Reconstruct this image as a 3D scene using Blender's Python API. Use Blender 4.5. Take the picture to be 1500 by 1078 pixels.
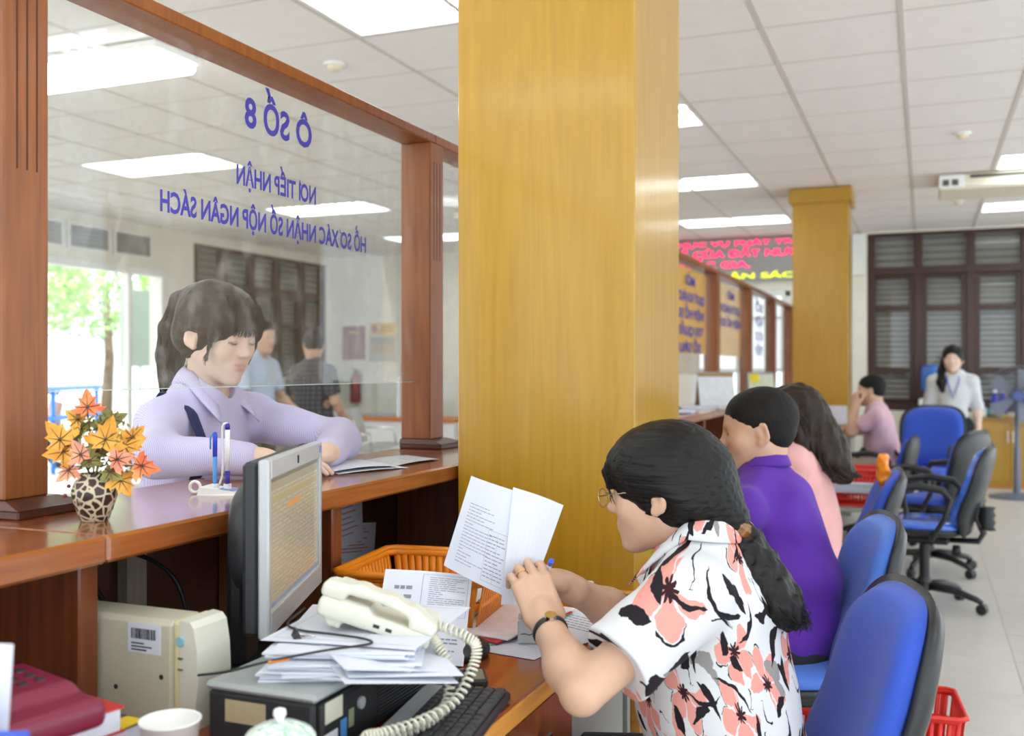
import bpy, math, random
import numpy as np
from mathutils import Matrix, Vector
for o in list(bpy.data.objects): bpy.data.objects.remove(o)
scn = bpy.context.scene
C = scn.collection
# ---------------------------------------------------------------- camera
FPX = 1475.0                                   # focal length in pixels of the 1500 px wide frame
YAW = math.atan(604 / 1475.0)                  # the room's long axis runs to the right of the view
cam = bpy.data.cameras.new('camera'); camo = bpy.data.objects.new('camera', cam); C.objects.link(camo)
cam.sensor_width = 36.0; cam.lens = 36.0 * FPX / 1500.0; cam.clip_start = .05; cam.clip_end = 200
camo.location = (0, 0, 1.30); camo.rotation_euler = (math.pi / 2, 0, YAW)
cam.dof.use_dof = True; cam.dof.focus_distance = 2.15; cam.dof.aperture_fstop = 3.4
scn.camera = camo
# ---------------------------------------------------------------- world and exposure
W = bpy.data.worlds.new('daylight'); scn.world = W; W.use_nodes = True
bg = W.node_tree.nodes['Background']; bg.inputs[0].default_value = (0.86, 0.94, 1.0, 1); bg.inputs[1].default_value = 2.2
vs = scn.view_settings
vs.view_transform = 'Standard'; vs.look = 'None'; vs.gamma = 1; vs.use_curve_mapping = False; vs.exposure = 0.17
PANEL_POWER = 9.5                              # emission of the ceiling troffers
sun = bpy.data.lights.new('sun', 'SUN'); sun.energy = 7.0; sun.angle = .02
suno = bpy.data.objects.new('sun', sun); C.objects.link(suno); suno.rotation_euler = (math.radians(38), math.radians(12), 0)
# ---------------------------------------------------------------- helpers: meshes
random.seed(4); rng = np.random.default_rng(4)
PI = math.pi
def V3(*a): return np.array(a, float)
def srgb(h):
    h = h.lstrip('#'); out = []
    for i in (0, 2, 4):
        v = int(h[i:i+2], 16) / 255; out.append(v / 12.92 if v <= .04045 else ((v + .055) / 1.055) ** 2.4)
    return tuple(out)
class G:
    """collects vertices and faces for one mesh"""
    def __init__(s): s.v = []; s.f = []; s.n = 0; s.uv = None
    def add(s, v, f, M=None):
        v = np.asarray(v, float)
        if M is not None: v = v @ M[0].T + M[1]
        s.v.append(v); s.f += [tuple(int(i) + s.n for i in q) for q in f]; s.n += len(v); return s
    def box(s, lo, hi, b=0.0, M=None):
        lo = np.array(lo, float); hi = np.array(hi, float); c = (lo + hi) / 2; h = (hi - lo) / 2
        if b <= 0:
            v = [(x, y, z) for x in (-1, 1) for y in (-1, 1) for z in (-1, 1)]; v = np.array(v) * h + c
            return s.add(v, [(0, 1, 3, 2), (4, 6, 7, 5), (0, 4, 5, 1), (2, 3, 7, 6), (0, 2, 6, 4), (1, 5, 7, 3)], M)
        b = min(b, h.min() * .98); v = []; idx = {}
        for sx in (-1, 1):
            for sy in (-1, 1):
                for sz in (-1, 1):
                    for a in range(3):
                        p = np.array([sx, sy, sz], float) * (h - b); p[a] = (sx, sy, sz)[a] * h[a]
                        idx[(sx, sy, sz, a)] = len(v); v.append(p + c)
        f = []
        for a in range(3):
            o = [i for i in range(3) if i != a]
            for sg in (-1, 1):
                q = []
                for (s1, s2) in ((-1, -1), (1, -1), (1, 1), (-1, 1)):
                    k = [0, 0, 0]; k[a] = sg; k[o[0]] = s1; k[o[1]] = s2; q.append(idx[(*k, a)])
                f.append(q)
        for a in range(3):
            o = [i for i in range(3) if i != a]
            for s1 in (-1, 1):
                for s2 in (-1, 1):
                    q = []
                    for sg, ax in ((-1, o[0]), (1, o[0]), (1, o[1]), (-1, o[1])):
                        k = [0, 0, 0]; k[a] = sg; k[o[0]] = s1; k[o[1]] = s2; q.append(idx[(*k, ax)])
                    f.append(q)
        for sx in (-1, 1):
            for sy in (-1, 1):
                for sz in (-1, 1): f.append([idx[(sx, sy, sz, a)] for a in range(3)])
        vv = np.array(v); ff = []
        for q in f:
            n = np.cross(vv[q[1]] - vv[q[0]], vv[q[2]] - vv[q[0]])
            ff.append(q if np.dot(n, vv[q].mean(0) - c) > 0 else q[::-1])
        return s.add(vv, ff, M)
    def cyl(s, a, b, r0, r1=None, n=16, cap=True):
        return s.tube([a, b], [r0, r0 if r1 is None else r1], n, cap)
    def tube(s, pts, r, n=8, cap=True, closed=False, flat=1.0, up=None):
        pts = np.array(pts, float); m = len(pts); r = np.broadcast_to(np.array(r, float), (m,))
        t = np.zeros_like(pts)
        if closed: t = np.roll(pts, -1, 0) - np.roll(pts, 1, 0)
        else: t[1:-1] = pts[2:] - pts[:-2]; t[0] = pts[1] - pts[0]; t[-1] = pts[-1] - pts[-2]
        t /= np.linalg.norm(t, axis=1)[:, None] + 1e-12
        u = np.array(up, float) if up is not None else (V3(0, 0, 1) if abs(t[0][2]) < .9 else V3(1, 0, 0))
        vs = []
        for i in range(m):
            u = u - t[i] * np.dot(u, t[i]); u /= np.linalg.norm(u) + 1e-12; w = np.cross(t[i], u)
            a = np.arange(n) * 2 * PI / n
            vs.append(pts[i] + r[i] * (np.cos(a)[:, None] * u * flat + np.sin(a)[:, None] * w))
        v = np.concatenate(vs); f = []
        for i in range(m if closed else m - 1):
            j = (i + 1) % m
            for k in range(n):
                l = (k + 1) % n; f.append((i*n+k, i*n+l, j*n+l, j*n+k))
        if cap and not closed: f.append(tuple(range(n))[::-1]); f.append(tuple((m-1)*n + k for k in range(n)))
        return s.add(v, f)
    def lathe(s, prof, c=(0, 0, 0), n=24):
        """profile of (radius, z)"""
        v = []; f = []; m = len(prof); a = np.arange(n) * 2 * PI / n
        for r, z in prof: v.append(np.stack([r*np.cos(a), r*np.sin(a), np.full(n, z)], 1) + np.array(c, float))
        for i in range(m - 1):
            for k in range(n):
                l = (k + 1) % n; f.append((i*n+k, i*n+l, (i+1)*n+l, (i+1)*n+k))
        if prof[0][0] > 1e-6: f.append(tuple(range(n))[::-1])
        if prof[-1][0] > 1e-6: f.append(tuple((m-1)*n + k for k in range(n)))
        return s.add(np.concatenate(v), f)
    def prism(s, poly, d, M=None):
        """polygon in local x,y extruded along z by d"""
        n = len(poly); v = [(x, y, 0) for x, y in poly] + [(x, y, d) for x, y in poly]
        f = [tuple(range(n))[::-1], tuple(range(n, 2*n))] + [(i, (i+1) % n, (i+1) % n + n, i + n) for i in range(n)]
        return s.add(v, f, M)
    def grid(s, P, th=0.0):
        """P: array (m,n,3); a sheet, with thickness th"""
        P = np.array(P, float); m, n = P.shape[:2]; v = P.reshape(-1, 3)
        f = [(i*n+j, i*n+j+1, (i+1)*n+j+1, (i+1)*n+j) for i in range(m-1) for j in range(n-1)]
        if th:
            du = np.gradient(P, axis=0); dv = np.gradient(P, axis=1); nn = np.cross(dv, du).reshape(-1, 3)
            nn /= np.linalg.norm(nn, axis=1)[:, None] + 1e-12; N = m*n
            f = f + [tuple(i + N for i in q[::-1]) for q in f]
            ring = [j for j in range(n)] + [i*n+n-1 for i in range(1, m)] + [(m-1)*n+j for j in range(n-2, -1, -1)] + [i*n for i in range(m-2, 0, -1)]
            for a, b in zip(ring, ring[1:] + ring[:1]): f.append((b, a, a+N, b+N))
            v = np.concatenate([v, v - nn*th])
        return s.add(v, f)
def rotz(a): c_, s_ = math.cos(a), math.sin(a); return np.array([[c_, -s_, 0], [s_, c_, 0], [0, 0, 1.]])
def roty(a): c_, s_ = math.cos(a), math.sin(a); return np.array([[c_, 0, s_], [0, 1., 0], [-s_, 0, c_]])
def rotx(a): c_, s_ = math.cos(a), math.sin(a); return np.array([[1., 0, 0], [0, c_, -s_], [0, s_, c_]])
def frame(f, up=(0, 0, 1)):
    """columns: forward, left, up"""
    f = np.array(f, float); f /= np.linalg.norm(f); u = np.array(up, float); l = np.cross(u, f); l /= np.linalg.norm(l); u = np.cross(f, l)
    return np.stack([f, l, u], 1)
def mesh_of(name, v, f, smooth=False):
    me = bpy.data.meshes.new(name); me.from_pydata(np.asarray(v, float).tolist(), [], f); me.update()
    if smooth: me.shade_smooth()
    return me
def put(name, me, mat, parent=None, loc=(0, 0, 0)):
    o = bpy.data.objects.new(name, me); C.objects.link(o); o.location = loc
    if parent is not None: o.parent = parent
    if mat is not None and me is not None and len(me.materials) == 0: me.materials.append(mat)
    return o
def part(name, g, mat, parent=None, smooth=False, world=False, auto=False):
    """one mesh object; world=True: coordinates are world ones, parent is an unrotated root"""
    v = np.concatenate(g.v); 
    if world and parent is not None: v = v - world_loc(parent)
    me = mesh_of(name, v, g.f, smooth)
    if auto: 
        me.shade_smooth(); me.set_sharp_from_angle(angle=math.radians(38))
    return put(name, me, mat, parent)
def world_loc(o):
    p = np.zeros(3)
    while o is not None: p = p + np.array(o.location); o = o.parent
    return p
def tag(o, label=None, cat=None, group=None, kind=None):
    if label: o['label'] = label
    if cat: o['category'] = cat
    if group: o['group'] = group
    if kind: o['kind'] = kind
    return o
def thing(name, label, cat, loc=(0, 0, 0), rz=0.0, group=None):
    o = bpy.data.objects.new(name, None); C.objects.link(o); o.location = loc; o.rotation_euler = (0, 0, rz); o.empty_display_size = .05
    return tag(o, label, cat, group)
def struct(name, g, mat, parent=None, **k):
    o = part(name, g, mat, parent, **k)
    if parent is None: o['kind'] = 'structure'
    return o
def copy_tree(o, parent=None):
    c = o.copy(); C.objects.link(c); c.parent = parent
    for ch in list(o.children): copy_tree(ch, c)
    return c
# ---------------------------------------------------------------- helpers: materials
class NT:
    def __init__(s, name):
        s.m = bpy.data.materials.new(name); s.m.use_nodes = True; s.t = s.m.node_tree; s.b = s.t.nodes['Principled BSDF']; s.out = s.t.nodes['Material Output']
    def n(s, typ, **k):
        nd = s.t.nodes.new('ShaderNode' + typ)
        for a, v in k.items():
            if a.startswith('i_'): nd.inputs[a[2:].replace('_', ' ')].default_value = v
            else: setattr(nd, a, v)
        return nd
    def l(s, a, b): s.t.links.new(a, b)
    def ramp(s, fac, stops):
        r = s.n('ValToRGB'); e = r.color_ramp.elements
        while len(e) < len(stops): e.new(.5)
        for i, (p, c) in enumerate(stops): e[i].position = p; e[i].color = (*c[:3], 1)
        s.l(fac, r.inputs[0]); return r.outputs[0]
    def math(s, op, a, b=None, c=None):
        m = s.n('Math', operation=op)
        for i, x in enumerate((a, b, c)):
            if x is None: continue
            if isinstance(x, (int, float)): m.inputs[i].default_value = x
            else: s.l(x, m.inputs[i])
        return m.outputs[0]
    def mix(s, fac, a, b):
        m = s.n('Mix', data_type='RGBA')
        for i, x in ((0, fac), (6, a), (7, b)):
            if isinstance(x, (int, float)): m.inputs[i].default_value = x
            elif isinstance(x, tuple): m.inputs[i].default_value = (*x[:3], 1)
            else: s.l(x, m.inputs[i])
        return m.outputs[2]
    def bump(s, h, strength=.2, dist=.002):
        b = s.n('Bump'); b.inputs['Strength'].default_value = strength; b.inputs['Distance'].default_value = dist
        s.l(h, b.inputs['Height']); s.l(b.outputs[0], s.b.inputs['Normal'])
def M_(name, col, rough=.5, metal=0., var=.06, scale=30., bump=0., bscale=200., spec=.5, emit=None, estr=0., coat=0., sheen=0., alpha=None):
    """plain procedural material: a colour with a slight noise variation and fine relief"""
    if isinstance(col, str): col = srgb(col)
    t = NT(name); tc = t.n('TexCoord'); nz = t.n('TexNoise', i_Scale=scale, i_Detail=4.); t.l(tc.outputs['Object'], nz.inputs['Vector'])
    lo = tuple(max(0, c * (1 - var)) for c in col); hi = tuple(min(1, c * (1 + var)) for c in col)
    t.l(t.ramp(nz.outputs[0], [(.3, lo), (.7, hi)]), t.b.inputs['Base Color'])
    t.b.inputs['Roughness'].default_value = rough; t.b.inputs['Metallic'].default_value = metal
    t.b.inputs['Specular IOR Level'].default_value = spec
    if coat: t.b.inputs['Coat Weight'].default_value = coat; t.b.inputs['Coat Roughness'].default_value = .08
    if sheen: t.b.inputs['Sheen Weight'].default_value = sheen
    if emit is not None:
        t.b.inputs['Emission Color'].default_value = (*(srgb(emit) if isinstance(emit, str) else emit), 1); t.b.inputs['Emission Strength'].default_value = estr
    if bump:
        n2 = t.n('TexNoise', i_Scale=bscale, i_Detail=3.); t.l(tc.outputs['Object'], n2.inputs['Vector']); t.bump(n2.outputs[0], bump)
    return t.m
def wood(name, lo, hi, rough=.3, axis='Z', sc=1.0, coat=.3, cathedral=.5):
    """varnished veneer: stretched grain along an axis with wider figure"""
    lo, hi = srgb(lo), srgb(hi); t = NT(name); tc = t.n('TexCoord'); mp = t.n('Mapping')
    k = {'X': (.6, 9, 9), 'Y': (9, .6, 9), 'Z': (9, 9, .6)}[axis]; mp.inputs['Scale'].default_value = tuple(a * sc for a in k)
    t.l(tc.outputs['Object'], mp.inputs['Vector'])
    n1 = t.n('TexNoise', i_Scale=1.0, i_Detail=2., i_Distortion=1.2); t.l(mp.outputs[0], n1.inputs['Vector'])
    rings = t.math('FRACT', t.math('MULTIPLY', n1.outputs[0], 7.0))
    tri = t.math('ABSOLUTE', t.math('SUBTRACT', rings, .5))
    mp2 = t.n('Mapping'); mp2.inputs['Scale'].default_value = tuple(a * sc * 9 for a in k); t.l(tc.outputs['Object'], mp2.inputs['Vector'])
    n2 = t.n('TexNoise', i_Scale=1.0, i_Detail=5.); t.l(mp2.outputs[0], n2.inputs['Vector'])
    fac = t.math('ADD', t.math('MULTIPLY', tri, cathedral), t.math('MULTIPLY', n2.outputs[0], .75))
    t.l(t.ramp(fac, [(.2, lo), (.75, hi)]), t.b.inputs['Base Color'])
    t.b.inputs['Roughness'].default_value = rough; t.b.inputs['Coat Weight'].default_value = coat; t.b.inputs['Coat Roughness'].default_value = .12
    t.bump(n2.outputs[0], .06, .001)
    return t.m
def attr_mat(name, rough=.5, bump=.05, bscale=300., sheen=0., spec=.4, attr='Col', sss=0.):
    t = NT(name); a = t.n('Attribute', attribute_name=attr); tc = t.n('TexCoord')
    nz = t.n('TexNoise', i_Scale=40., i_Detail=3.); t.l(tc.outputs['Object'], nz.inputs['Vector'])
    mx = t.n('Mix', data_type='RGBA', blend_type='MULTIPLY'); mx.inputs[0].default_value = 1
    t.l(a.outputs['Color'], mx.inputs[6]); t.l(t.ramp(nz.outputs[0], [(.3, (.93, .92, .92)), (.7, (1, 1, 1))]), mx.inputs[7])
    t.l(mx.outputs[2], t.b.inputs['Base Color']); t.b.inputs['Roughness'].default_value = rough; t.b.inputs['Specular IOR Level'].default_value = spec
    if sheen: t.b.inputs['Sheen Weight'].default_value = sheen
    if sss: t.b.inputs['Subsurface Weight'].default_value = sss; t.b.inputs['Subsurface Radius'].default_value = (.012, .005, .003); t.b.inputs['Subsurface Scale'].default_value = .5
    n2 = t.n('TexNoise', i_Scale=bscale, i_Detail=2.); t.l(tc.outputs['Object'], n2.inputs['Vector']); t.bump(n2.outputs[0], bump)
    return t.m
_tg = {}
def text_geo(s, size, width=1.0, depth=.0006, bold=.0):
    key = (s, size, width, depth, bold)
    if key not in _tg: _tg[key] = text_geo_(s, size, width, depth, bold)
    return _tg[key]
def text_geo_(s, size, width=1.0, depth=.0006, bold=.0):
    """lettering as a flat solid: x along the line, y up"""
    cu = bpy.data.curves.new('lettering', 'FONT'); cu.body = s; cu.size = size; cu.extrude = depth / 2; cu.offset = bold; cu.align_x = 'LEFT'; cu.resolution_u = 3
    ob = bpy.data.objects.new('lettering', cu); C.objects.link(ob); dg = bpy.context.evaluated_depsgraph_get(); dg.update()
    me = bpy.data.meshes.new_from_object(ob.evaluated_get(dg)); bpy.data.objects.remove(ob)
    v = np.array([x.co[:] for x in me.vertices]).reshape(-1, 3); f = [tuple(p.vertices) for p in me.polygons]; bpy.data.meshes.remove(me)
    if len(v): v[:, 0] *= width
    return v, f
# ---------------------------------------------------------------- helpers: organic shapes from distance fields
class Body:
    """smooth union of round cones, ellipsoids and boxes, meshed with surface nets in small blocks"""
    def __init__(s): s.p = []; s.o = np.zeros(3); s.R = np.eye(3); s.sc = 1.0; s.col = (.8, .8, .8)
    def at(s, o=(0, 0, 0), R=None, sc=1.0): s.o = np.array(o, float); s.R = np.eye(3) if R is None else R; s.sc = sc; return s
    def w(s, p): return s.o + s.R @ (np.array(p, float) * s.sc)
    def _add(s, kind, lo, hi, data, k, col, sub):
        k = k * s.sc; m = k + .012; s.p.append((kind, np.array(lo) - m, np.array(hi) + m, data, k, np.array(col if col is not None else s.col, np.float32), sub))
    def rc(s, a, b, ra, rb=None, k=.012, col=None, sub=False):
        rb = ra if rb is None else rb; a, b = s.w(a), s.w(b); ra *= s.sc; rb *= s.sc; r = max(ra, rb)
        s._add('rc', np.minimum(a, b) - r, np.maximum(a, b) + r, (a, b, ra, rb), k, col, sub); return s
    def chain(s, pts, rs, k=.012, col=None):
        for i in range(len(pts) - 1): s.rc(pts[i], pts[i+1], rs[i], rs[i+1], k, col)
        return s
    def el(s, c, r, R=None, k=.012, col=None, sub=False):
        c = s.w(c); r = np.array(r, float) * s.sc; RR = s.R if R is None else s.R @ R; m = r.max()
        s._add('el', c - m, c + m, (c, r, RR), k, col, sub); return s
    def bx(s, c, h, rd=.005, R=None, k=.008, col=None, sub=False):
        c = s.w(c); h = np.array(h, float) * s.sc; RR = s.R if R is None else s.R @ R; m = np.linalg.norm(h)
        s._add('bx', c - m, c + m, (c, h, RR, rd * s.sc), k, col, sub); return s
    def _ev(s, kind, D, P):
        if kind == 'rc':
            a, b, ra, rb = D; ba = (b - a).astype(np.float32); l2 = float(ba @ ba) + 1e-9
            pa = P - a.astype(np.float32); t = np.clip((pa @ ba) / l2, 0, 1)
            return np.linalg.norm(pa - t[..., None] * ba, axis=-1) - (ra + (rb - ra) * t)
        if kind == 'el':
            c, r, R = D; q = ((P - c.astype(np.float32)) @ R.astype(np.float32)) / r.astype(np.float32)
            k0 = np.linalg.norm(q, axis=-1); k1 = np.linalg.norm(q / r.astype(np.float32), axis=-1) + 1e-6
            return k0 * (k0 - 1) / k1
        c, h, R, rd = D; q = np.abs((P - c.astype(np.float32)) @ R.astype(np.float32)) - (h - rd).astype(np.float32)
        return np.linalg.norm(np.maximum(q, 0), axis=-1) + np.minimum(q.max(-1), 0) - rd
    def mesh(s, h, disp=None, N=30):
        lo = np.min([p[1] for p in s.p if not p[6]], 0) - h; hi = np.max([p[2] for p in s.p if not p[6]], 0) + h
        dim = np.ceil((hi - lo) / h).astype(int) + 2; nb = -(-dim // N); S = np.array([1, dim[0], dim[0] * dim[1]], np.int64)
        vid, vco, vcl, quads = [], [], [], []
        bl = np.array([p[1] for p in s.p]); bh = np.array([p[2] for p in s.p])
        for bi in np.ndindex(*nb):
            b0 = np.array(bi) * N - 1; q0 = lo + b0 * h; q1 = lo + (b0 + N + 2) * h
            act = [i for i in range(len(s.p)) if (bl[i] < q1).all() and (bh[i] > q0).all()]
            if not any(not s.p[i][6] for i in act): continue
            ax = [np.arange(b0[j], b0[j] + N + 2) * h + lo[j] for j in range(3)]
            P = np.stack(np.meshgrid(*ax, indexing='ij'), -1).astype(np.float32)
            d = np.full(P.shape[:3], .2, np.float32); col = np.zeros(P.shape, np.float32); first = True
            for i in act:
                kind, _, _, D, k, cl, sub = s.p[i]; e = s._ev(kind, D, P)
                if sub:
                    hh = np.clip(.5 - .5 * (d + e) / k, 0, 1); d = d * (1 - hh) - e * hh + k * hh * (1 - hh)
                elif first: d = e; col[:] = cl; first = False
                else:
                    hh = np.clip(.5 + .5 * (e - d) / k, 0, 1); d = e * (1 - hh) + d * hh - k * hh * (1 - hh)
                    col = col * hh[..., None] + cl * (1 - hh[..., None])
            if disp is not None: d = d + disp(P)
            ins = d < 0
            if not ins.any() or ins.all(): continue
            n1 = N + 1                                   # cells b0 .. b0+N
            acc = np.zeros((n1, n1, n1, 3), np.float32); cnt = np.zeros((n1, n1, n1), np.float32)
            def sl(o): return tuple(slice(o[j], o[j] + n1) for j in range(3))
            for a in range(3):
                o2 = [j for j in range(3) if j != a]
                for u in (0, 1):
                    for v in (0, 1):
                        A = [0, 0, 0]; A[o2[0]] = u; A[o2[1]] = v; B = list(A); B[a] = 1
                        da, db = d[sl(A)], d[sl(B)]; cr = (da < 0) != (db < 0); t = np.where(cr, da / np.where(cr, da - db, 1), 0)
                        for j in range(3):
                            acc[..., j] += np.where(cr, (t if j == a else A[j]), 0)
                        cnt += cr
            ci = np.argwhere(cnt > 0); own = (ci >= 1).all(1); ci = ci[own]          # own cells: index 1..N
            if len(ci):
                loc = acc[ci[:, 0], ci[:, 1], ci[:, 2]] / cnt[ci[:, 0], ci[:, 1], ci[:, 2]][:, None]
                g = ci + b0; vid.append(g @ S); vco.append(lo + (g + loc) * h)
                cc = 0
                for o in np.ndindex(2, 2, 2): cc = cc + col[ci[:, 0] + o[0], ci[:, 1] + o[1], ci[:, 2] + o[2]]
                vcl.append(cc / 8)
            for a in range(3):
                e1, e2 = [(1, 2), (2, 0), (0, 1)][a]
                A = d[1:N+1, 1:N+1, 1:N+1] < 0; sh = [slice(1, N+1)] * 3; sh[a] = slice(2, N+2); B = d[tuple(sh)] < 0
                for flip in (False, True):
                    w_ = np.argwhere((A & ~B) if not flip else (~A & B))
                    if not len(w_): continue
                    g = w_ + 1 + b0; i0 = g @ S; q = np.stack([i0, i0 - S[e1], i0 - S[e1] - S[e2], i0 - S[e2]], 1)
                    quads.append(q[:, ::-1] if flip else q)
        vid = np.concatenate(vid); v = np.concatenate(vco); cl = np.concatenate(vcl); q = np.concatenate(quads)
        o = np.argsort(vid); sv = vid[o]; pos = np.searchsorted(sv, q); pos = np.clip(pos, 0, len(sv) - 1)
        ok = (sv[pos] == q).all(1); return v, o[pos][ok], cl
def sdf_part(name, b, h, mat, parent=None, disp=None, relax=1, uvf=None):
    v, q, cl = b.mesh(h, disp)
    for _ in range(relax):                               # light smoothing of the grid steps
        s_ = np.zeros_like(v); c_ = np.zeros(len(v))
        for i in range(4):
            for j in (1, 3): np.add.at(s_, q[:, i], v[q[:, (i + j) % 4]]); np.add.at(c_, q[:, i], 1)
        v = v * .45 + .55 * s_ / np.maximum(c_, 1)[:, None]
    wv = v.copy()
    if parent is not None: v = v - world_loc(parent)
    me = bpy.data.meshes.new(name); nv, nf = len(v), len(q)
    me.vertices.add(nv); me.vertices.foreach_set('co', v.astype(np.float32).ravel())
    me.loops.add(nf * 4); me.loops.foreach_set('vertex_index', q.astype(np.int32).ravel())
    me.polygons.add(nf); me.polygons.foreach_set('loop_start', np.arange(0, nf * 4, 4, dtype=np.int32))
    at = me.color_attributes.new('Col', 'FLOAT_COLOR', 'POINT'); at.data.foreach_set('color', np.concatenate([cl, np.ones((nv, 1))], 1).astype(np.float32).ravel())
    if uvf is not None:
        uv = uvf(wv).astype(np.float32); ul = me.uv_layers.new(name='UVMap'); ul.data.foreach_set('uv', uv[q.ravel()].ravel())
    me.update(calc_edges=True); me.validate(); me.shade_smooth()
    return put(name, me, mat, parent)
def folds(amp, wl, seed, aniso=(1, 1, 1)):
    r = np.random.default_rng(seed); K = []
    for i in range(7):
        d = r.normal(size=3) * np.array(aniso); d /= np.linalg.norm(d); K.append((d * 2 * PI / (wl * r.uniform(.6, 1.7)), r.uniform(0, 6.28)))
    def f(P):
        out = 0
        for k, ph in K: out = out + np.sin(P @ k.astype(np.float32) + np.float32(ph))
        return (out * amp / 3).astype(np.float32)
    return f
# ---------------------------------------------------------------- materials
m_ceil = M_('ceiling_board', '#f1ede9', .9, var=.02, scale=8, bump=.15, bscale=260)
m_bar = M_('grid_metal', '#d3cdc4', .6, var=.02)
m_plaster = M_('cream_plaster', '#efebdc', .85, var=.03, scale=4)
m_plaster_w = M_('white_plaster', '#eeece6', .85, var=.03, scale=4)
m_grout = M_('grout', '#c2bcb0', .9)
m_yellow = wood('yellow_veneer', '#a87c0e', '#bb8f20', .36, 'Z', .8, .45, .35)
m_oak = wood('orange_oak', '#b8762a', '#d3953f', .35, 'Y', 1.0, .3, .5)
m_brown = wood('brown_varnish_y', '#5c270f', '#8a4520', .26, 'Y', 1.0, .6, .5)
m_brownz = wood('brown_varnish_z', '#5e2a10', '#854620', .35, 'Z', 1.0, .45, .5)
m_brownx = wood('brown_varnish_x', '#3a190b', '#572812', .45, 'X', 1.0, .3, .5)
m_darkwood = wood('dark_window_wood', '#33190f', '#4c271a', .4, 'Z', 1.2, .2, .4)
m_strip = wood('grey_batten', '#8a8272', '#a39b8a', .7, 'Z', 1.5, 0, .4)
m_white = M_('white_enamel', '#f2f2ef', .35, var=.01)
m_lamp = M_('lit_diffuser', '#ffffff', .5, emit=(.86, .95, 1.0), estr=PANEL_POWER)
m_metal = M_('aluminium', '#c9cbcc', .3, .9, var=.04)
m_chrome = M_('chrome', '#dcdcdc', .12, 1.0, var=.02)
m_shutter = M_('grey_louvre', '#98948f', .6, var=.06, scale=6)
m_gap = M_('shutter_gap', '#5f5a58', .8)
m_grey = M_('grey_laminate', '#9a9a94', .5, var=.03)
m_black = M_('black_plastic', '#222325', .42, var=.05, bump=.05, bscale=900)
m_paper = M_('white_paper', '#d8dce8', .8, var=.015, scale=12)
m_red = M_('red_plastic', '#e02a20', .35, var=.03)
m_orange = M_('orange_plastic', '#ec8a18', .4, var=.04)
m_print = M_('printed_ink', '#8d8d9a', .8)
def floor_mat():
    t = NT('floor_tile'); tc = t.n('TexCoord'); oi = t.n('ObjectInfo')
    n1 = t.n('TexNoise', i_Scale=7., i_Detail=6.); t.l(tc.outputs['Object'], n1.inputs['Vector'])
    f = t.math('ADD', t.math('MULTIPLY', n1.outputs[0], .7), t.math('MULTIPLY', oi.outputs['Random'], .3))
    t.l(t.ramp(f, [(.25, srgb('#c8c4bc')), (.8, srgb('#d6d2cb'))]), t.b.inputs['Base Color']); t.b.inputs['Roughness'].default_value = .3
    return t.m
m_floor = floor_mat()
def glass_mat(name, haze=.022, tint=(.985, .995, .99), smudge_haze=.12, refl=.85):
    """clear pane: transparent with Fresnel reflection, and a painted white haze for cloudy reflections, mixed with dirt smudges near its foot"""
    t = NT(name); t.t.nodes.remove(t.b); tc = t.n('TexCoord'); tr = t.n('BsdfTransparent'); tr.inputs[0].default_value = (*tint, 1)
    gl = t.n('BsdfGlossy'); gl.inputs['Roughness'].default_value = .0; ge = t.n('NewGeometry'); vm = t.n('VectorMath', operation='DOT_PRODUCT'); t.l(ge.outputs['Incoming'], vm.inputs[0]); t.l(ge.outputs['Normal'], vm.inputs[1])
    sch = t.math('ADD', .04, t.math('MULTIPLY', .96, t.math('POWER', t.math('SUBTRACT', 1., t.math('ABSOLUTE', vm.outputs['Value'])), 5.)))
    m1 = t.n('MixShader'); t.l(t.math('MINIMUM', t.math('MULTIPLY', sch, refl), 1.), m1.inputs[0]); t.l(tr.outputs[0], m1.inputs[1]); t.l(gl.outputs[0], m1.inputs[2])
    df = t.n('BsdfDiffuse'); df.inputs[0].default_value = (.9, .92, .92, 1)
    mp = t.n('Mapping'); mp.inputs['Scale'].default_value = (9, 9, 5); t.l(tc.outputs['Object'], mp.inputs['Vector'])
    n1 = t.n('TexNoise', i_Scale=2.2, i_Detail=6., i_Roughness=.65); t.l(mp.outputs[0], n1.inputs['Vector'])
    sp = t.n('SeparateXYZ'); t.l(tc.outputs['Object'], sp.inputs[0])
    low = t.n('MapRange'); low.inputs[1].default_value = 1.30; low.inputs[2].default_value = 1.46; low.inputs[3].default_value = 1; low.inputs[4].default_value = 0; t.l(sp.outputs[2], low.inputs[0])
    sm = t.n('MapRange'); sm.inputs[1].default_value = .5; sm.inputs[2].default_value = .72; t.l(n1.outputs[0], sm.inputs[0])
    fac = t.math('ADD', t.math('MULTIPLY', t.math('MULTIPLY', sm.outputs[0], low.outputs[0]), smudge_haze), t.math('ADD', haze * .7, t.math('MULTIPLY', n1.outputs[0], haze * .3)))  # diffuse share: reflection haze put into the colour, along with dirt smudges
    m2 = t.n('MixShader'); t.l(fac, m2.inputs[0]); t.l(m1.outputs[0], m2.inputs[1]); t.l(df.outputs[0], m2.inputs[2]); t.l(m2.outputs[0], t.out.inputs[0])
    return t.m
m_glass = glass_mat('screen_glass')
m_glass_clear = glass_mat('clear_glass', .01, smudge_haze=0, refl=.7)
m_glass_edge = M_('glass_edge', '#cfe6df', .2, var=.02)
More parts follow.
